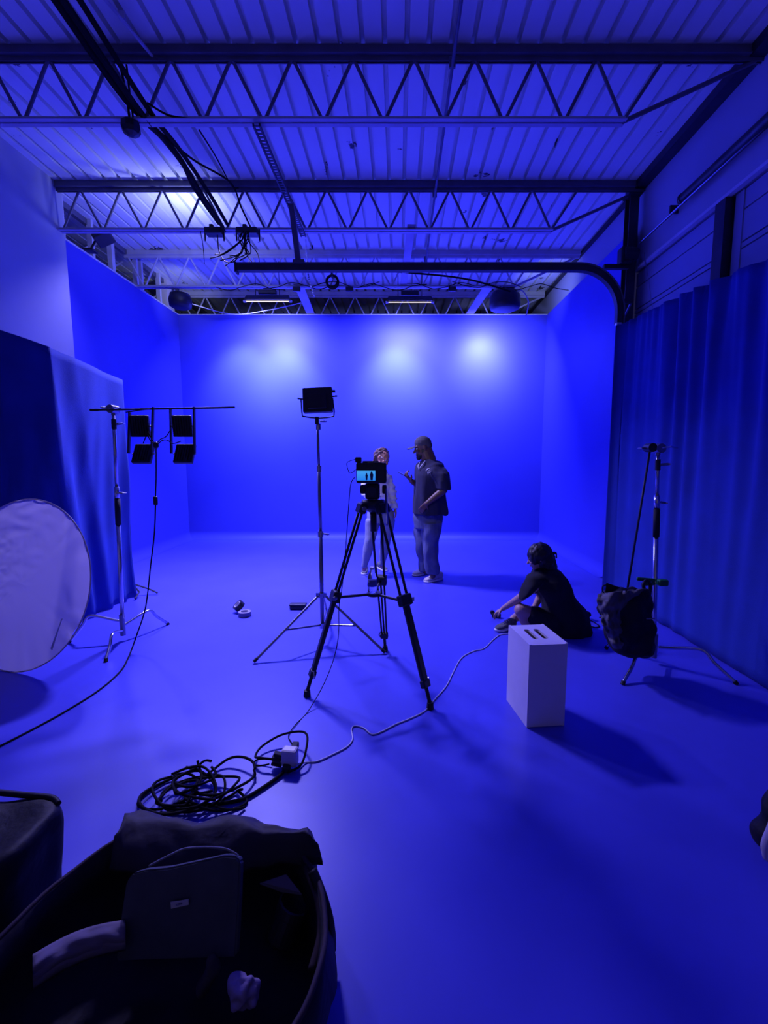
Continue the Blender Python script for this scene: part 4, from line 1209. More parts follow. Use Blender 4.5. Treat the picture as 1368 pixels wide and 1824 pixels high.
# lid flap thrown back
back_px = [(215, 1478), (222, 1448), (250, 1442), (300, 1458), (345, 1464), (395, 1454), (440, 1452), (475, 1472), (520, 1474), (548, 1478), (556, 1500)]
g = []
n = len(back_px)
for i in range(n * 3 - 2):
    q = i / 3
    a, b = back_px[int(q)], back_px[min(int(q) + 1, n - 1)]
    f_ = q - int(q)
    px, py = a[0] + (b[0] - a[0]) * f_, a[1] + (b[1] - a[1]) * f_
    top = at(px, py, Z=0.335)
    f2 = i / (n * 3 - 3)
    base = at(195 + (575 - 195) * f2, 1545 + 10 * math.sin(f2 * 5), Z=0.26)
    row = []
    for j in range(9):
        v = j / 8
        pnt = base.lerp(top, v)
        pnt.z += 0.035 * math.sin(PI * v) + 0.02 * noise.noise(V((i * 0.35, v * 3, 2)))
        row.append(pnt)
    fr = top + V((0, 0.06, -0.06))
    row.append(fr)
    row.append(top + V((0, 0.075, -0.20)))
    g.append(row)
obj('lid_flap', MB().sheet(g, 0.012, (0, 0, -1)), mat('flap_nylon', (0.022, 0.018, 0.032), 0.7, var=0.2, bump=0.5, bscale=14), t, smooth=True)
obj('strap', MB().tube(crom([at(590, 1690, Z=0.05), at(588, 1650, Z=0.16), at(575, 1600, Z=0.24), at(556, 1550, Z=0.29)], 6), 0.016, 6), M_bag, t, smooth=True)
# inner divider
obj('divider', MB().tube(crom([at(545, 1545, Z=0.27), at(566, 1600, Z=0.25), at(572, 1660, Z=0.22), at(555, 1730, Z=0.2)], 6), 0.012, 6), M_bagin, t, smooth=True)

# laptop sleeve standing in the bag
def px_prism(name, pts, depth, m, parent=None, bevel=0.008, **kw):
    """slab: front outline given as world points, thickness along depth"""
    bm = bmesh.new()
    vv = [bm.verts.new(p_) for p_ in pts]
    f_ = bm.faces.new(vv)
    ret = bmesh.ops.extrude_face_region(bm, geom=[f_])
    for v in [q for q in ret['geom'] if isinstance(q, bmesh.types.BMVert)]:
        v.co += V(depth)
    bmesh.ops.bevel(bm, geom=bm.edges[:], offset=bevel, segments=2, affect='EDGES')
    bm.verts.index_update()
    mm = MB().add([v.co.copy() for v in bm.verts], [[v.index for v in q.verts] for q in bm.faces])
    bm.free()
    return obj(name, mm, m, parent, **kw)
def on_slope(px, py):
    # plane leaning back: z rises towards the top edge
    zz = 0.14 + (1705 - py) / 180.0 * 0.26
    return at(px, py, Z=zz)
t = thing('laptop_sleeve', on_slope(320, 1700), 'charcoal laptop sleeve with a pale name tag, upright in the bag', 'laptop sleeve')
out = [(206, 1712), (214, 1640), (224, 1572), (236, 1556), (256, 1550), (300, 1546), (350, 1535), (400, 1524), (422, 1526), (428, 1536), (426, 1600), (420, 1705)]
px_prism('pouch', [on_slope(*q) for q in out], (0, 0.03, -0.02), M_sleeve, t, 0.005)
obj('open_edge', MB().tube(crom([on_slope(262, 1548) + V((0, .01, 0.0)), on_slope(300, 1530) + V((0, .015, 0.0)), on_slope(330, 1521) + V((0, .02, 0)), on_slope(390, 1521) + V((0, .02, 0)), on_slope(420, 1527) + V((0, .01, 0))], 6), 0.0028, 6), M_gry, t, smooth=True)
tg_ = [on_slope(307, 1604), on_slope(338, 1599), on_slope(339, 1609), on_slope(308, 1616)]
obj('name_tag', MB().sheet([[tg_[3] + V((0, -0.010, 0.006)), tg_[2] + V((0, -0.010, 0.006))], [tg_[0] + V((0, -0.010, 0.006)), tg_[1] + V((0, -0.010, 0.006))]], 0.004, (0, 0.8, -0.5)), M_paper, t, label='pale rectangular tag')
obj('tag_print', MB().tube([on_slope(318, 1609) + V((0, -0.0135, 0.0085)), on_slope(328, 1606) + V((0, -0.0135, 0.0085))], 0.0022, 5), M_gry, t)
# pale cloth, tissue, cards
mb = MB()
g = []
for i in range(20):
    row = []
    for j in range(10):
        u, v = i / 19, j / 9
        px = 58 + 165 * u
        pt = 1700 - 62 * u - 12 * math.sin(PI * u)
        py = pt + (52 - 8 * u) * v
        row.append(at(px, py, Z=0.24 - 0.04 * v + 0.012 * noise.noise(V((u * 5, v * 3, 0))) + 0.02 * math.sin(PI * v)))
    g.append(row)
obj('folded_cloth', MB().sheet(g, 0.02, (0, 0, -1)), mat('dim_white_cloth', (0.20, 0.17, 0.22), 0.9, bump=0.3, bscale=20), smooth=True, cat='cloth', label='folded pale cloth in the bag left of the laptop sleeve')
mb = MB()
c0 = at(431, 1765, Z=0.14)
mb.ell(c0, (0.040, 0.028, 0.045), Matrix.Rotation(0.3, 3, 'Y'))
mb.ell(c0 + V((0.022, 0, -0.006)), (0.022, 0.024, 0.042), Matrix.Rotation(-0.2, 3, 'Y'))
obj('crumpled_tissue', mb, M_tissue, cat='tissue', label='crumpled lilac tissue at the bottom of the open bag', blob=0.004, fold=(0.016, 40))
px_prism('card', [at(462, 1572, Z=0.22), at(510, 1556, Z=0.235), at(538, 1592, Z=0.21), at(500, 1586, Z=0.205)], (0, 0, -0.008), mat('dull_card', (0.13, 0.12, 0.13), 0.8), None, 0.002, cat='card', label='dull triangular card in the bag right of the sleeve')
c0 = at(368, 1745, Z=0.13)
obj('glove', MB().ell(c0, (0.02, 0.03, 0.045), Matrix.Rotation(0.5, 3, 'Y')).ell(c0 + V((0.02, 0, 0.04)), (0.015, 0.02, 0.035)), M_gry and mat('dull_brown', (0.06, 0.05, 0.06), 0.9), cat='pouch', label='small dull brown pouch below the laptop sleeve', blob=0.005, fold=(0.012, 25))
cube = at(500, 1660, Z=0.12)
t = thing('lens_barrel', cube, 'black camera lens lying dimly in the right half of the bag', 'lens')
R = frame((0.35, 0.25, 0.9), (1, 0, 0))
obj('barrel', MB().lathe(cube + V((0, 0, -0.03)), [(0.040, 0), (0.045, 0.01), (0.045, 0.08), (0.050, 0.085), (0.050, 0.11), (0.044, 0.112), (0.040, 0.095), (0.01, 0.092)], 24, R), M_blk, t, smooth=False)
obj('front_glass', MB().ell(cube + R @ V((0, 0, 0.062)), (0.038, 0.038, 0.008), R), mat('lens_glass', (0.01, 0.01, 0.02), 0.05, spec=0.8), t, smooth=True)

# second black bag at the left edge
mb = MB()
sec = []
for z, x0, x1, y0, y1 in ((0.01, -1.75, -1.17, 1.13, 1.40), (0.10, -1.78, -1.15, 1.10, 1.42), (0.22, -1.76, -1.14, 1.10, 1.43), (0.33, -1.74, -1.135, 1.11, 1.43), (0.39, -1.70, -1.145, 1.14, 1.42)):
    sec.append((V(((x0 + x1) / 2, (y0 + y1) / 2, z)), (x1 - x0) / 2, (y1 - y0) / 2))
mb.loft(sec, 40, 5)
t = thing('camera_backpack', (-1.45, 1.3, 0), 'black backpack standing at the left edge beside the open duffel', 'backpack')
obj('body', mb, M_bag, t, blob=0.012, fold=(0.022, 6))
obj('top_seam', MB().tube(crom([(-1.60, 1.42, 0.395), (-1.45, 1.43, 0.402), (-1.30, 1.42, 0.398), (-1.20, 1.41, 0.396), (-1.16, 1.39, 0.390)], 5), 0.010, 6), M_bag, t, smooth=True)
obj('front_pocket', MB().rbox((-1.44, 1.115, 0.20), (0.28, 0.07, 0.26), 0.03), M_gry and mat('pocket_nylon', (0.022, 0.022, 0.036), 0.8), t, smooth=False)

# pale-edged bag cut by the right frame edge
t = thing('grey_bag', (1.56, 1.62, 0), 'grey fabric bag just entering at the right edge', 'bag')
mb = MB().loft([((1.60, 1.62, 0.004), 0.155, 0.10), ((1.595, 1.62, 0.06), 0.150, 0.11), ((1.605, 1.63, 0.14), 0.135, 0.10), ((1.62, 1.65, 0.21), 0.10, 0.07), ((1.64, 1.66, 0.245), 0.04, 0.04)], 24)
obj('bag_body', mb, M_bag, t, blob=0.008, fold=(0.02, 12))
obj('pale_trim', MB().tube(crom([(1.428, 1.55, 0.03), (1.418, 1.55, 0.08), (1.432, 1.55, 0.14), (1.462, 1.56, 0.20), (1.52, 1.57, 0.25), (1.61, 1.58, 0.275)], 6), 0.020, 8), M_paper, t, smooth=True)

# small things by the seated person
p = at(884, 1100, Z=0)
t = thing('handheld_device', p, 'small black device lying under the seated person\'s hand', 'device')
obj('device_body', MB().rbox(p + V((0, 0, 0.022)), (0.085, 0.05, 0.040), 0.008, Matrix.Rotation(-0.5, 3, 'Z')), M_blk, t)
obj('device_wheel', MB().cyl(p + V((-0.035, 0.01, 0.045)), p + V((-0.035, 0.035, 0.045)), 0.022, 14), M_blk, t)
p = at(899, 1118, Z=0)
obj('black_strap', MB().tube(crom([p + V((-0.04, 0.05, 0.01)), p + V((-0.02, 0.0, 0.01)), p + V((0.02, -0.01, 0.01)), p + V((0.05, 0.01, 0.01))], 5), 0.010, 6), M_blk, smooth=True, cat='strap', label='short black strap on the floor behind the white box')
p = at(1043, 1107, Z=0)
t = thing('small_pouch', p, 'small black pouch on the floor behind the seated person', 'pouch')
obj('pouch_body', MB().ell(p + V((0, 0.05, 0.045)), (0.075, 0.05, 0.042)), M_bag, t, blob=0.006, fold=(0.02, 18))
obj('pouch_cord', MB().tube(crom([p + V((0.03, 0.0, 0.02)), p + V((0.07, -0.06, 0.006)), p + V((0.07, -0.14, 0.006)), p + V((0.02, -0.17, 0.006)), p + V((-0.02, -0.13, 0.006))], 6), 0.005, 6), M_bcab, t, smooth=True)

# ------------------------------------------------------------------ people
def hand(mb, wrist, d, nrm, curl=0.4, thumb=1, s=1.0, spread=0.12):
    """wrist point, direction of fingers, palm normal; fingers curl towards nrm"""
    d = V(d).normalized(); nrm = V(nrm); nrm = (nrm - d * nrm.dot(d)).normalized()
    side = d.cross(nrm) * thumb
    w = V(wrist)
    k0 = w + d * 0.085 * s
    for q in (-0.028, -0.010, 0.010, 0.026):
        mb.cap(w + side * q * 0.6 * s, k0 + side * q * s, 0.016 * s, 0.0125 * s, 8)
    for q, L in ((-0.032, 0.058), (-0.011, 0.072), (0.011, 0.078), (0.032, 0.070)):
        p_ = k0 + side * q * s
        dd = (d + side * q * spread * 20 * 0.2).normalized()
        for j, fr in enumerate((0.45, 0.30, 0.25)):
            ang = curl * (j + 0.6)
            v_ = dd * math.cos(ang) + nrm * math.sin(ang)
            p2_ = p_ + v_ * L * fr * s * 1.05
            mb.cap(p_, p2_, 0.0098 * s - 0.0008 * j, 0.0092 * s - 0.0008 * j, 8)
            p_ = p2_
    p_ = w + d * 0.022 * s + side * 0.026 * s
    p2_ = p_ + (d * 0.55 + side * 0.65 + nrm * 0.35).normalized() * 0.042 * s
    p3_ = p2_ + (d * 0.85 + side * 0.1 + nrm * 0.5).normalized() * 0.032 * s
    mb.cap(p_, p2_, 0.014 * s, 0.0115 * s, 8)
    mb.cap(p2_, p3_, 0.0112 * s, 0.0095 * s, 8)

def head(mb, c, fwd, up, s=1.0):
    """face looks along fwd; c = head centre"""
    fwd = V(fwd).normalized(); up = V(up); up = (up - fwd * up.dot(fwd)).normalized()
    rt = fwd.cross(up)
    R = Matrix((fwd, rt, up)).transposed()
    def P(a, b, c_):
        return V(c) + R @ V((a * s, b * s, c_ * s))
    mb.ell(P(-0.012, 0, 0.030), (0.098 * s, 0.078 * s, 0.092 * s), R)
    mb.ell(P(0.030, 0, -0.035), (0.060 * s, 0.060 * s, 0.072 * s), R)
    mb.ell(P(0.058, 0, -0.088), (0.028 * s, 0.032 * s, 0.024 * s), R)           # chin
    mb.cap(P(0.072, 0.045, -0.02), P(0.076, 0.02, -0.028), 0.020 * s, 0.018 * s, 8)   # cheeks
    mb.cap(P(0.072, -0.045, -0.02), P(0.076, -0.02, -0.028), 0.020 * s, 0.018 * s, 8)
    mb.cap(P(0.080, 0.035, 0.022), P(0.086, 0.0, 0.022), 0.012 * s, 0.012 * s, 8)      # brow
    mb.cap(P(0.080, -0.035, 0.022), P(0.086, 0.0, 0.022), 0.012 * s, 0.012 * s, 8)
    mb.cap(P(0.086, 0, 0.008), P(0.112, 0, -0.030), 0.008 * s, 0.013 * s, 8)           # nose
    mb.cap(P(0.088, 0.018, -0.062), P(0.095, 0, -0.060), 0.007 * s, 0.009 * s, 8)      # lips
    mb.cap(P(0.088, -0.018, -0.062), P(0.095, 0, -0.060), 0.007 * s, 0.009 * s, 8)
    for q in (-1, 1):
        mb.ell(P(-0.008, 0.078 * q, -0.002), (0.018 * s, 0.010 * s, 0.030 * s), R)      # ears
    return P

def eyes(P, parent, s=1.0):
    for q in (-1, 1):
        e = obj('eye', MB().ell(P(0.076, 0.031 * q, 0.004), (0.013 * s, 0.013 * s, 0.011 * s)), M_sole, parent, smooth=True)
        obj('iris', MB().ell(P(0.086, 0.031 * q, 0.004), (0.0045 * s, 0.006 * s, 0.006 * s)), M_blk, e, smooth=True)

def shoe(parent, heel, toe, m, ms, w=0.048, h=0.10, L=None):
    heel, toe = V(heel), V(toe)
    heel.z = toe.z = 0
    f = (toe - heel).normalized()
    L = L or 0.29
    r = V((-f.y, f.x, 0))
    up = V((0, 0, 1))
    def sec(t_, hw, z0, z1):
        return (heel + f * L * t_ + up * (z0 + z1) / 2, hw, (z1 - z0) / 2, r, up)
    sole = MB().loft([sec(0.0, w * 0.5, 0.002, 0.030), sec(0.04, w * 0.85, 0.001, 0.032), sec(0.30, w * 0.9, 0.001, 0.030), sec(0.70, w * 1.05, 0.001, 0.026), sec(0.90, w * 0.85, 0.002, 0.026), sec(0.99, w * 0.4, 0.006, 0.026)], 18, 3.5)
    s_ = obj('shoe', MB().loft([sec(0.005, w * 0.45, 0.02, h * 0.85), sec(0.04, w * 0.75, 0.02, h), sec(0.20, w * 0.86, 0.02, h * 1.0), sec(0.38, w * 0.85, 0.02, h * 0.95), sec(0.52, w * 0.92, 0.02, h * 0.72), sec(0.72, w * 0.98, 0.02, h * 0.58), sec(0.88, w * 0.80, 0.02, h * 0.50), sec(0.97, w * 0.45, 0.02, h * 0.38)], 18, 2.4), m, parent, blob=0.006)
    obj('sole', sole, ms, s_, smooth=True)
    lc = MB()
    for k in range(4):
        tt = 0.40 + 0.075 * k
        z = h * (0.93 - 0.10 * k)
        lc.tube([heel + f * L * tt - r * w * 0.4 + up * (z - 0.008), heel + f * L * tt + up * (z + 0.004), heel + f * L * tt + r * w * 0.4 + up * (z - 0.008)], 0.003, 5)
    obj('laces', lc, ms, s_)
    return s_

# --- man with cap and phone, facing left
YM = 5.68
def mp(px, py, dy=0.0):
    return at(px, py, Y=YM + dy)
man = thing('person', (0.40, YM, 0), 'standing person in dark cap and dark t-shirt looking at a phone', 'person')
mb = MB()
hc = mp(753.5, 798)
hc.z -= 0.0
fw = V((-0.97, -0.12, -0.20))
PH = head(mb, hc, fw, (-0.15, 0, 1), 1.12)
mb.cap(mp(764, 822), mp(758, 806), 0.090, 0.084)
mb.cap(mp(767, 817), mp(762, 802), 0.070, 0.060)
# torso core
mb.loft([(mp(765, 829), 0.08, 0.10), (mp(766, 842), 0.12, 0.16), (mp(766, 870), 0.15, 0.18), (mp(763, 905), 0.15, 0.16), (mp(762, 925), 0.11, 0.13)], 20)
sh, el, wr_ = mp(777, 846, -0.18), mp(790, 873, -0.27), mp(760, 897, -0.27)
mb.cap(sh, el, 0.062, 0.048); mb.cap(el, (el + wr_) / 2, 0.050, 0.044); mb.cap((el + wr_) / 2, wr_, 0.044, 0.031)
hand(mb, wr_, mp(750, 909, -0.25) - wr_, (0.3, 1, 0.1), 0.45, 1, 1.0)
sh, el, wr2 = mp(762, 846, 0.17), mp(756, 872, 0.16), mp(733, 857, -0.02)
mb.cap(sh, el, 0.060, 0.048); mb.cap(el, (el + wr2) / 2, 0.048, 0.042); mb.cap((el + wr2) / 2, wr2, 0.042, 0.032)
hand(mb, wr2, mp(720, 843, -0.05) - wr2, (0.35, 0.25, 0.8), 0.75, -1, 1.05)
# legs under the trousers
for hp, kn, an in ((mp(768, 925, -0.09), mp(766, 970, -0.10), mp(771, 1026, -0.10)), (mp(751, 925, 0.09), mp(753, 968, 0.09), mp(757, 1018, 0.10))):
    mb.cap(hp, kn, 0.070, 0.05); mb.cap(kn, an, 0.048, 0.036)
obj('body', mb, M_skin, man, blob=0.0065)
eyes(PH, man, 1.1)
obj('beard', MB().ell(PH(0.048, 0, -0.072), (0.052, 0.058, 0.050)).ell(PH(0.070, 0, -0.095), (0.034, 0.036, 0.036)).ell(PH(0.0, 0.052, -0.035), (0.045, 0.022, 0.05)).ell(PH(0.0, -0.052, -0.035), (0.045, 0.022, 0.05)), M_hair, man, blob=0.006)
# t-shirt
mb = MB()
tops = [(818.5, 763, 11, 0.09), (822, 765, 17, 0.14), (828, 766, 23, 0.20), (836, 766.5, 26, 0.235), (846, 766, 27.5, 0.25), (858, 766, 28, 0.25), (880, 765, 29, 0.25), (900, 765, 30, 0.26), (915, 765.5, 31, 0.265)]
mb.loft([(mp(cx_, py), hx * 0.00715, hy) for py, cx_, hx, hy in tops], 30, 2.3)
mb.loft([(mp(774, 830, -0.12), 0.06, 0.06), (mp(779, 835, -0.17), 0.105, 0.10), (mp(783, 843, -0.21), 0.115, 0.11), (mp(788, 857, -0.25), 0.095, 0.105), (mp(790, 872, -0.27), 0.085, 0.095)], 20)
mb.loft([(mp(762, 831, 0.11), 0.06, 0.06), (mp(762, 836, 0.15), 0.11, 0.10), (mp(760, 846, 0.19), 0.11, 0.10), (mp(757, 862, 0.20), 0.085, 0.08), (mp(755, 868, 0.19), 0.082, 0.08)], 20)
shirt = obj('t_shirt', mb, M_navy, man, blob=0.010, fold=(0.028, 6, (1.6, 1.6, 0.45)))
lg_ = []
for q in [(759, 839), (761, 836), (765, 834), (766, 837), (763, 839), (762, 842), (766, 841), (767, 839)]:
    lg_.append(mp(*q, -0.272))
lg2 = [mp(766, 838, -0.276), mp(765, 842, -0.276), mp(762, 844, -0.276)]
obj('chest_print', MB().tube(crom(lg_, 4), 0.0045, 5).tube(lg2, 0.004, 5), M_silver, shirt, smooth=True, label='small white print on the chest')
obj('necklace', MB().tube([mp(757, 821, -0.135), mp(752.5, 827, -0.172), mp(746, 835.5, -0.165)], 0.0045, 6).tube([mp(746, 835.5, -0.165), mp(744.5, 830, -0.14), mp(748, 823, -0.09)], 0.0045, 6), M_silver, man, smooth=True)
# trousers
mb = MB()
mb.loft([(mp(763, 905), 0.175, 0.19), (mp(762, 925), 0.185, 0.195), (mp(761, 940), 0.17, 0.19)], 24)
for pts in (((767, 930, -0.09, .135), (768, 950, -0.10, .122), (767, 970, -0.10, .105), (768, 990, -0.10, .092), (770, 1010, -0.10, .086), (771, 1022, -0.10, .080)),
            ((754, 926, 0.07, .105), (752, 950, 0.08, .108), (752, 970, 0.09, .098), (755, 990, 0.09, .086), (757, 1008, 0.10, .078), (758, 1016, 0.10, .072))):
    mb.loft([(mp(a, b, c_), r_, r_ * 1.0) for a, b, c_, r_ in pts], 20)
obj('trousers', mb, M_jean, man, blob=0.010, fold=(0.030, 9, (1.2, 1.2, 0.6)))
shoe(man, at(787, 1032, Z=0), at(752, 1039, Z=0), M_shoeW, M_sole, 0.055, 0.115, 0.30)
shoe(man, at(764, 1021, Z=0), at(733, 1027, Z=0), M_shoeW, M_sole, 0.055, 0.115, 0.29)
# cap
cp = obj('cap', MB().ell(PH(-0.010, 0, 0.055), (0.112, 0.095, 0.092)).ell(PH(-0.045, 0, 0.02), (0.075, 0.085, 0.06)), M_cap, man, blob=0.006)
g = []
for i in range(12):
    row = []
    for j in range(8):
        a = -1.15 + 2.3 * i / 11
        v = j / 7
        x = 0.075 + (0.075 + 0.052 * math.cos(a) - 0.030) * v + 0.018 * math.cos(a)
        row.append(PH(x * 1.0, 0.082 * math.sin(a) * (1 - 0.10 * v), 0.040 - 0.012 * v - 0.018 * abs(math.sin(a)) ** 2))
    g.append(row)
obj('brim', MB().sheet(g, 0.004, (0, 0, 1)), M_cap, cp, smooth=True)
ph = mp(719.5, 845.5, -0.03)
phd = (mp(713, 839.5) - mp(727, 851)).normalized()
t = thing('phone', ph, 'black smartphone held up in front of the person with the cap', 'phone')
RP = frame(V((0.45, -0.25, 0.85)), phd)
obj('phone_body', MB().rbox(ph, (0.150, 0.072, 0.009), 0.004, RP), M_blk, t)
obj('phone_screen', MB().box(ph + RP @ V((0, 0, 0.005)), (0.138, 0.064, 0.001), RP), mat('phone_glass', (0.02, 0.02, 0.08), 0.1), t)

# --- woman behind the tripod, head bent right
YW = 5.93
def wp(px, py, dy=0.0):
    return at(px, py, Y=YW + dy)
wom = thing('person', (-0.30, YW, 0), 'standing person in light grey sweater and leggings, head bent, behind the tripod', 'person')
mb = MB()
wc_ = wp(681, 817, -0.05)
PW = head(mb, wc_, V((0.74, -0.50, -0.45)), V((0.42, 0.1, 1)), 0.98)
mb.cap(wp(674, 838), wp(677, 824, -0.03), 0.062, 0.056)
mb.loft([(wp(674, 842), 0.09, 0.06), (wp(674, 854), 0.12, 0.09), (wp(674, 875), 0.11, 0.09), (wp(678, 905), 0.12, 0.10)], 20)
sh, el, wr_ = wp(690, 852), wp(699, 878, -0.03), wp(704, 905, -0.02)
mb.cap(sh, el, 0.036, 0.030); mb.cap(el, wr_, 0.028, 0.024)
hand(mb, wr_, wp(706, 922, -0.04) - wr_, (-1, -0.2, 0), 0.3, 1, 0.88)
sh, el, wr_ = wp(657, 854), wp(646, 874, -0.06), wp(660, 884, -0.20)
mb.cap(sh, el, 0.036, 0.030); mb.cap(el, wr_, 0.028, 0.024)
hand(mb, wr_, V((1, -0.5, 0.1)), (0, 0.2, 1), 0.4, -1, 0.88)
for hp, kn, an in ((wp(664, 922, -0.02), wp(658, 965, -0.07), wp(649, 1014, -0.06)), (wp(690, 922, 0.04), wp(686, 965, 0.06), wp(680, 1008, 0.13))):
    mb.cap(hp, kn, 0.062, 0.044); mb.cap(kn, an, 0.044, 0.032)
obj('body', mb, M_skinw, wom, blob=0.0065)
eyes(PW, wom, 0.98)
obj('glasses', MB().tube([PW(0.0, -0.078, 0.012), PW(0.088, -0.055, 0.008), PW(0.098, -0.03, 0.022), PW(0.105, 0, 0.015), PW(0.098, 0.03, 0.022), PW(0.088, 0.055, 0.008), PW(0.0, 0.078, 0.012)], 0.002, 5), M_chr, wom, smooth=True)
mb = MB().ell(PW(-0.042, 0, 0.048), (0.098, 0.086, 0.088)).ell(PW(-0.085, 0, -0.01), (0.055, 0.07, 0.085))
for k in range(8):
    a = PW(-0.085, -0.06 + 0.017 * k, 0.0)
    mb.cap(a, a + V((-0.045 - 0.006 * k, 0.01 * (k - 4), -0.20 - 0.01 * (k % 3))), 0.016, 0.011, 8)
obj('braided_hair', mb, M_hairb, wom, blob=0.006, fold=(0.014, 45))
mb = MB()
mb.loft([(wp(674, 836), 0.065, 0.06), (wp(674, 841), 0.13, 0.10), (wp(673, 850), 0.18, 0.14), (wp(673, 865), 0.175, 0.155), (wp(674, 880), 0.165, 0.155), (wp(677, 895), 0.185, 0.16), (wp(679, 906), 0.185, 0.165)], 26, 2.3)
mb.loft([(wp(688, 846), 0.06, 0.06), (wp(692, 852), 0.058, 0.06), (wp(697, 870, -0.03), 0.058, 0.058), (wp(700, 888, -0.03), 0.054, 0.054), (wp(703, 904, -0.025), 0.044, 0.044)], 16)
mb.loft([(wp(658, 846), 0.06, 0.06), (wp(654, 853, -0.02), 0.060, 0.06), (wp(648, 868, -0.04), 0.055, 0.055), (wp(648, 878, -0.09), 0.050, 0.050, (1, 0, 0), (0, 0.6, 0.8)), (wp(656, 884, -0.17), 0.036, 0.040, (0.6, 0.6, 0), (0, 0, 1))], 16)
obj('sweater', mb, M_sweat, wom, blob=0.009, fold=(0.030, 11, (0.6, 0.6, 2.0)))
mb = MB()
mb.loft([(wp(677, 903), 0.155, 0.14), (wp(678, 918), 0.185, 0.15), (wp(677, 930), 0.18, 0.15)], 24)
for pts in (((665, 925, -0.02, .108), (662, 945, -0.04, .090), (658, 966, -0.07, .070), (655, 982, -0.06, .070), (651, 1000, -0.06, .050), (649, 1011, -0.06, .040)),
            ((690, 925, 0.03, .112), (689, 945, 0.05, .092), (686, 966, 0.06, .070), (684, 982, 0.09, .068), (681, 998, 0.12, .048), (680, 1007, 0.13, .040))):
    mb.loft([(wp(a, b, c_), r_, r_) for a, b, c_, r_ in pts], 18)
obj('leggings', mb, M_legg, wom, blob=0.009, fold=(0.008, 10))
shoe(wom, at(651, 1017, Z=0), at(646.5, 1031, Z=0), M_shoeG, M_sole, 0.046, 0.10, 0.25)
shoe(wom, at(674, 1012, Z=0), at(694, 1021, Z=0), M_shoeG, M_sole, 0.046, 0.10, 0.25)

# --- person sitting on the floor
YS = 3.95
def sp(px, py, dy=0.0):
    return at(px, py, Y=YS + dy)
sit = thing('person', (1.45, YS, 0), 'person in black t-shirt sitting on the floor behind the white box', 'person')
mb = MB()
hc = sp(959, 993, -0.02)
PS = head(mb, hc, V((-0.90, 0.15, -0.28)), V((-0.22, 0, 1)), 0.93)
mb.cap(sp(972, 1014, 0.0), sp(967, 1002), 0.055, 0.052)
mb.loft([(sp(972, 1020), 0.06, 0.08), (sp(978, 1035), 0.10, 0.14), (sp(992, 1070), 0.12, 0.15), (sp(1004, 1105), 0.15, 0.17), (sp(1006, 1122), 0.13, 0.15)], 20)
sh, el, wr_ = sp(958, 1040, -0.10), sp(926, 1065, -0.06), sp(896, 1084, 0.06)
mb.cap(sh, el, 0.050, 0.038); mb.cap(el, wr_, 0.037, 0.024)
hand(mb, wr_, sp(880, 1093, 0.10) - wr_, (0.2, 0, -1), 0.55, 1, 0.9)
sh, el, wr_ = sp(966, 1040, 0.12), sp(962, 1062, 0.16), sp(952, 1082, 0.12)
mb.cap(sh, el, 0.046, 0.038); mb.cap(el, wr_, 0.038, 0.027)
hand(mb, wr_, V((-0.8, -0.2, -0.3)), (0, 0.2, -1), 0.35, -1, 0.9)
# near leg folded: thigh, shin
hipn, knn, ann = sp(985, 1108, -0.08), sp(928, 1087, -0.08), sp(940, 1117, -0.10)
mb.cap(hipn, knn, 0.085, 0.062); mb.cap(knn, ann, 0.060, 0.042); mb.cap(ann, sp(958, 1120, 0.0), 0.042, 0.038)
hipf, knf, anf = sp(985, 1106, 0.12), sp(938, 1090, 0.22), sp(915, 1102, 0.08)
mb.cap(hipf, knf, 0.085, 0.060); mb.cap(knf, anf, 0.058, 0.038)
obj('body', mb, M_skin2, sit, blob=0.0065)
eyes(PS, sit, 0.93)
mb = MB().ell(PS(-0.022, 0, 0.034), (0.112, 0.094, 0.104)).ell(PS(-0.055, 0, -0.04), (0.085, 0.088, 0.085)).ell(PS(-0.060, 0, -0.10), (0.06, 0.075, 0.06))
mb.ell(PS(0.035, -0.055, 0.02), (0.05, 0.035, 0.06)).ell(PS(0.035, 0.055, 0.02), (0.05, 0.035, 0.06))
mb.cap(PS(0.03, 0.07, 0.0), PS(0.0, 0.078, -0.10), 0.022, 0.018)
mb.cap(sp(974, 996), sp(983, 1013, 0.0), 0.075, 0.055); mb.cap(sp(972, 1000, 0.04), sp(984, 1016, 0.04), 0.06, 0.045)
hr = obj('hair', mb, M_hair, sit, blob=0.007, fold=(0.012, 22))
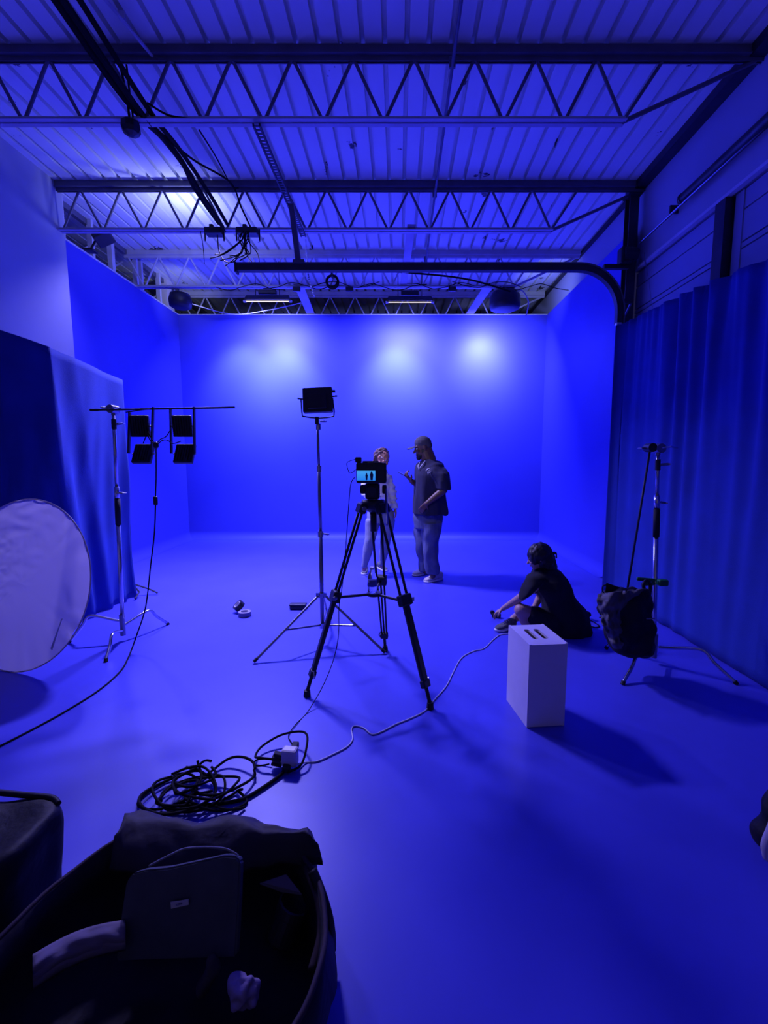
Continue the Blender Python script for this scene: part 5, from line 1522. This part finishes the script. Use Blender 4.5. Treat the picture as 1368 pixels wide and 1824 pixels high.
obj('hair_clip', MB().rbox(sp(986, 985), (0.045, 0.04, 0.022), 0.006).tube([sp(981, 986), sp(991, 986), sp(991, 994)], 0.008, 6).tube([sp(978, 990), sp(984, 985)], 0.014, 6), M_blk, sit)
mb = MB()
sec = [(1011, 971, 12, 0.085), (1018, 972, 24, 0.16), (1028, 975, 31, 0.20), (1042, 980, 34, 0.215), (1060, 991, 32, 0.20), (1080, 1001, 36, 0.20), (1098, 1009, 39, 0.215), (1112, 1012, 37, 0.22), (1126, 1010, 32, 0.20)]
mb.loft([(sp(cx_, py), hx * 0.00507, hy) for py, cx_, hx, hy in sec], 28, 2.3)
mb.loft([(sp(966, 1020, -0.07), 0.06, 0.06), (sp(960, 1027, -0.09), 0.105, 0.10), (sp(950, 1040, -0.11), 0.10, 0.10, (0.9, 0, 0.3), (0, 1, 0)), (sp(941, 1052, -0.11), 0.085, 0.085, (0.8, 0, 0.5), (0, 1, 0)), (sp(937, 1059, -0.10), 0.080, 0.080, (0.75, 0, 0.6), (0, 1, 0))], 20)
mb.loft([(sp(968, 1030, 0.10), 0.09, 0.08), (sp(966, 1048, 0.15), 0.075, 0.07), (sp(963, 1058, 0.155), 0.070, 0.065)], 18)
obj('t_shirt', mb, M_black_c, sit, blob=0.009, fold=(0.028, 7, (1.3, 1.3, 0.7)))
mb = MB()
mb.loft([(sp(1004, 1100), 0.16, 0.20), (sp(1003, 1118), 0.19, 0.22), (sp(1003, 1126, 0.0), 0.18, 0.21)], 24)
mb.cap(sp(988, 1108, -0.09), sp(953, 1097, -0.09), 0.105, 0.092); mb.cap(sp(988, 1106, 0.12), sp(958, 1098, 0.18), 0.10, 0.09)
mb.ell(sp(1030, 1122, -0.05), (0.12, 0.14, 0.06))
obj('shorts', mb, M_black_c, sit, blob=0.009, fold=(0.02, 10))
f0_ = sp(918, 1106, 0.06); f0_.z = 0
shoe(sit, f0_, f0_ + V((-0.22, -0.10, 0)), M_shoeG, M_sole, 0.044, 0.10, 0.23)
f1_ = sp(958, 1118, 0.02); f1_.z = 0
shoe(sit, f1_, f1_ + V((0.2, 0.12, 0)), M_shoeG, M_sole, 0.044, 0.09, 0.22)
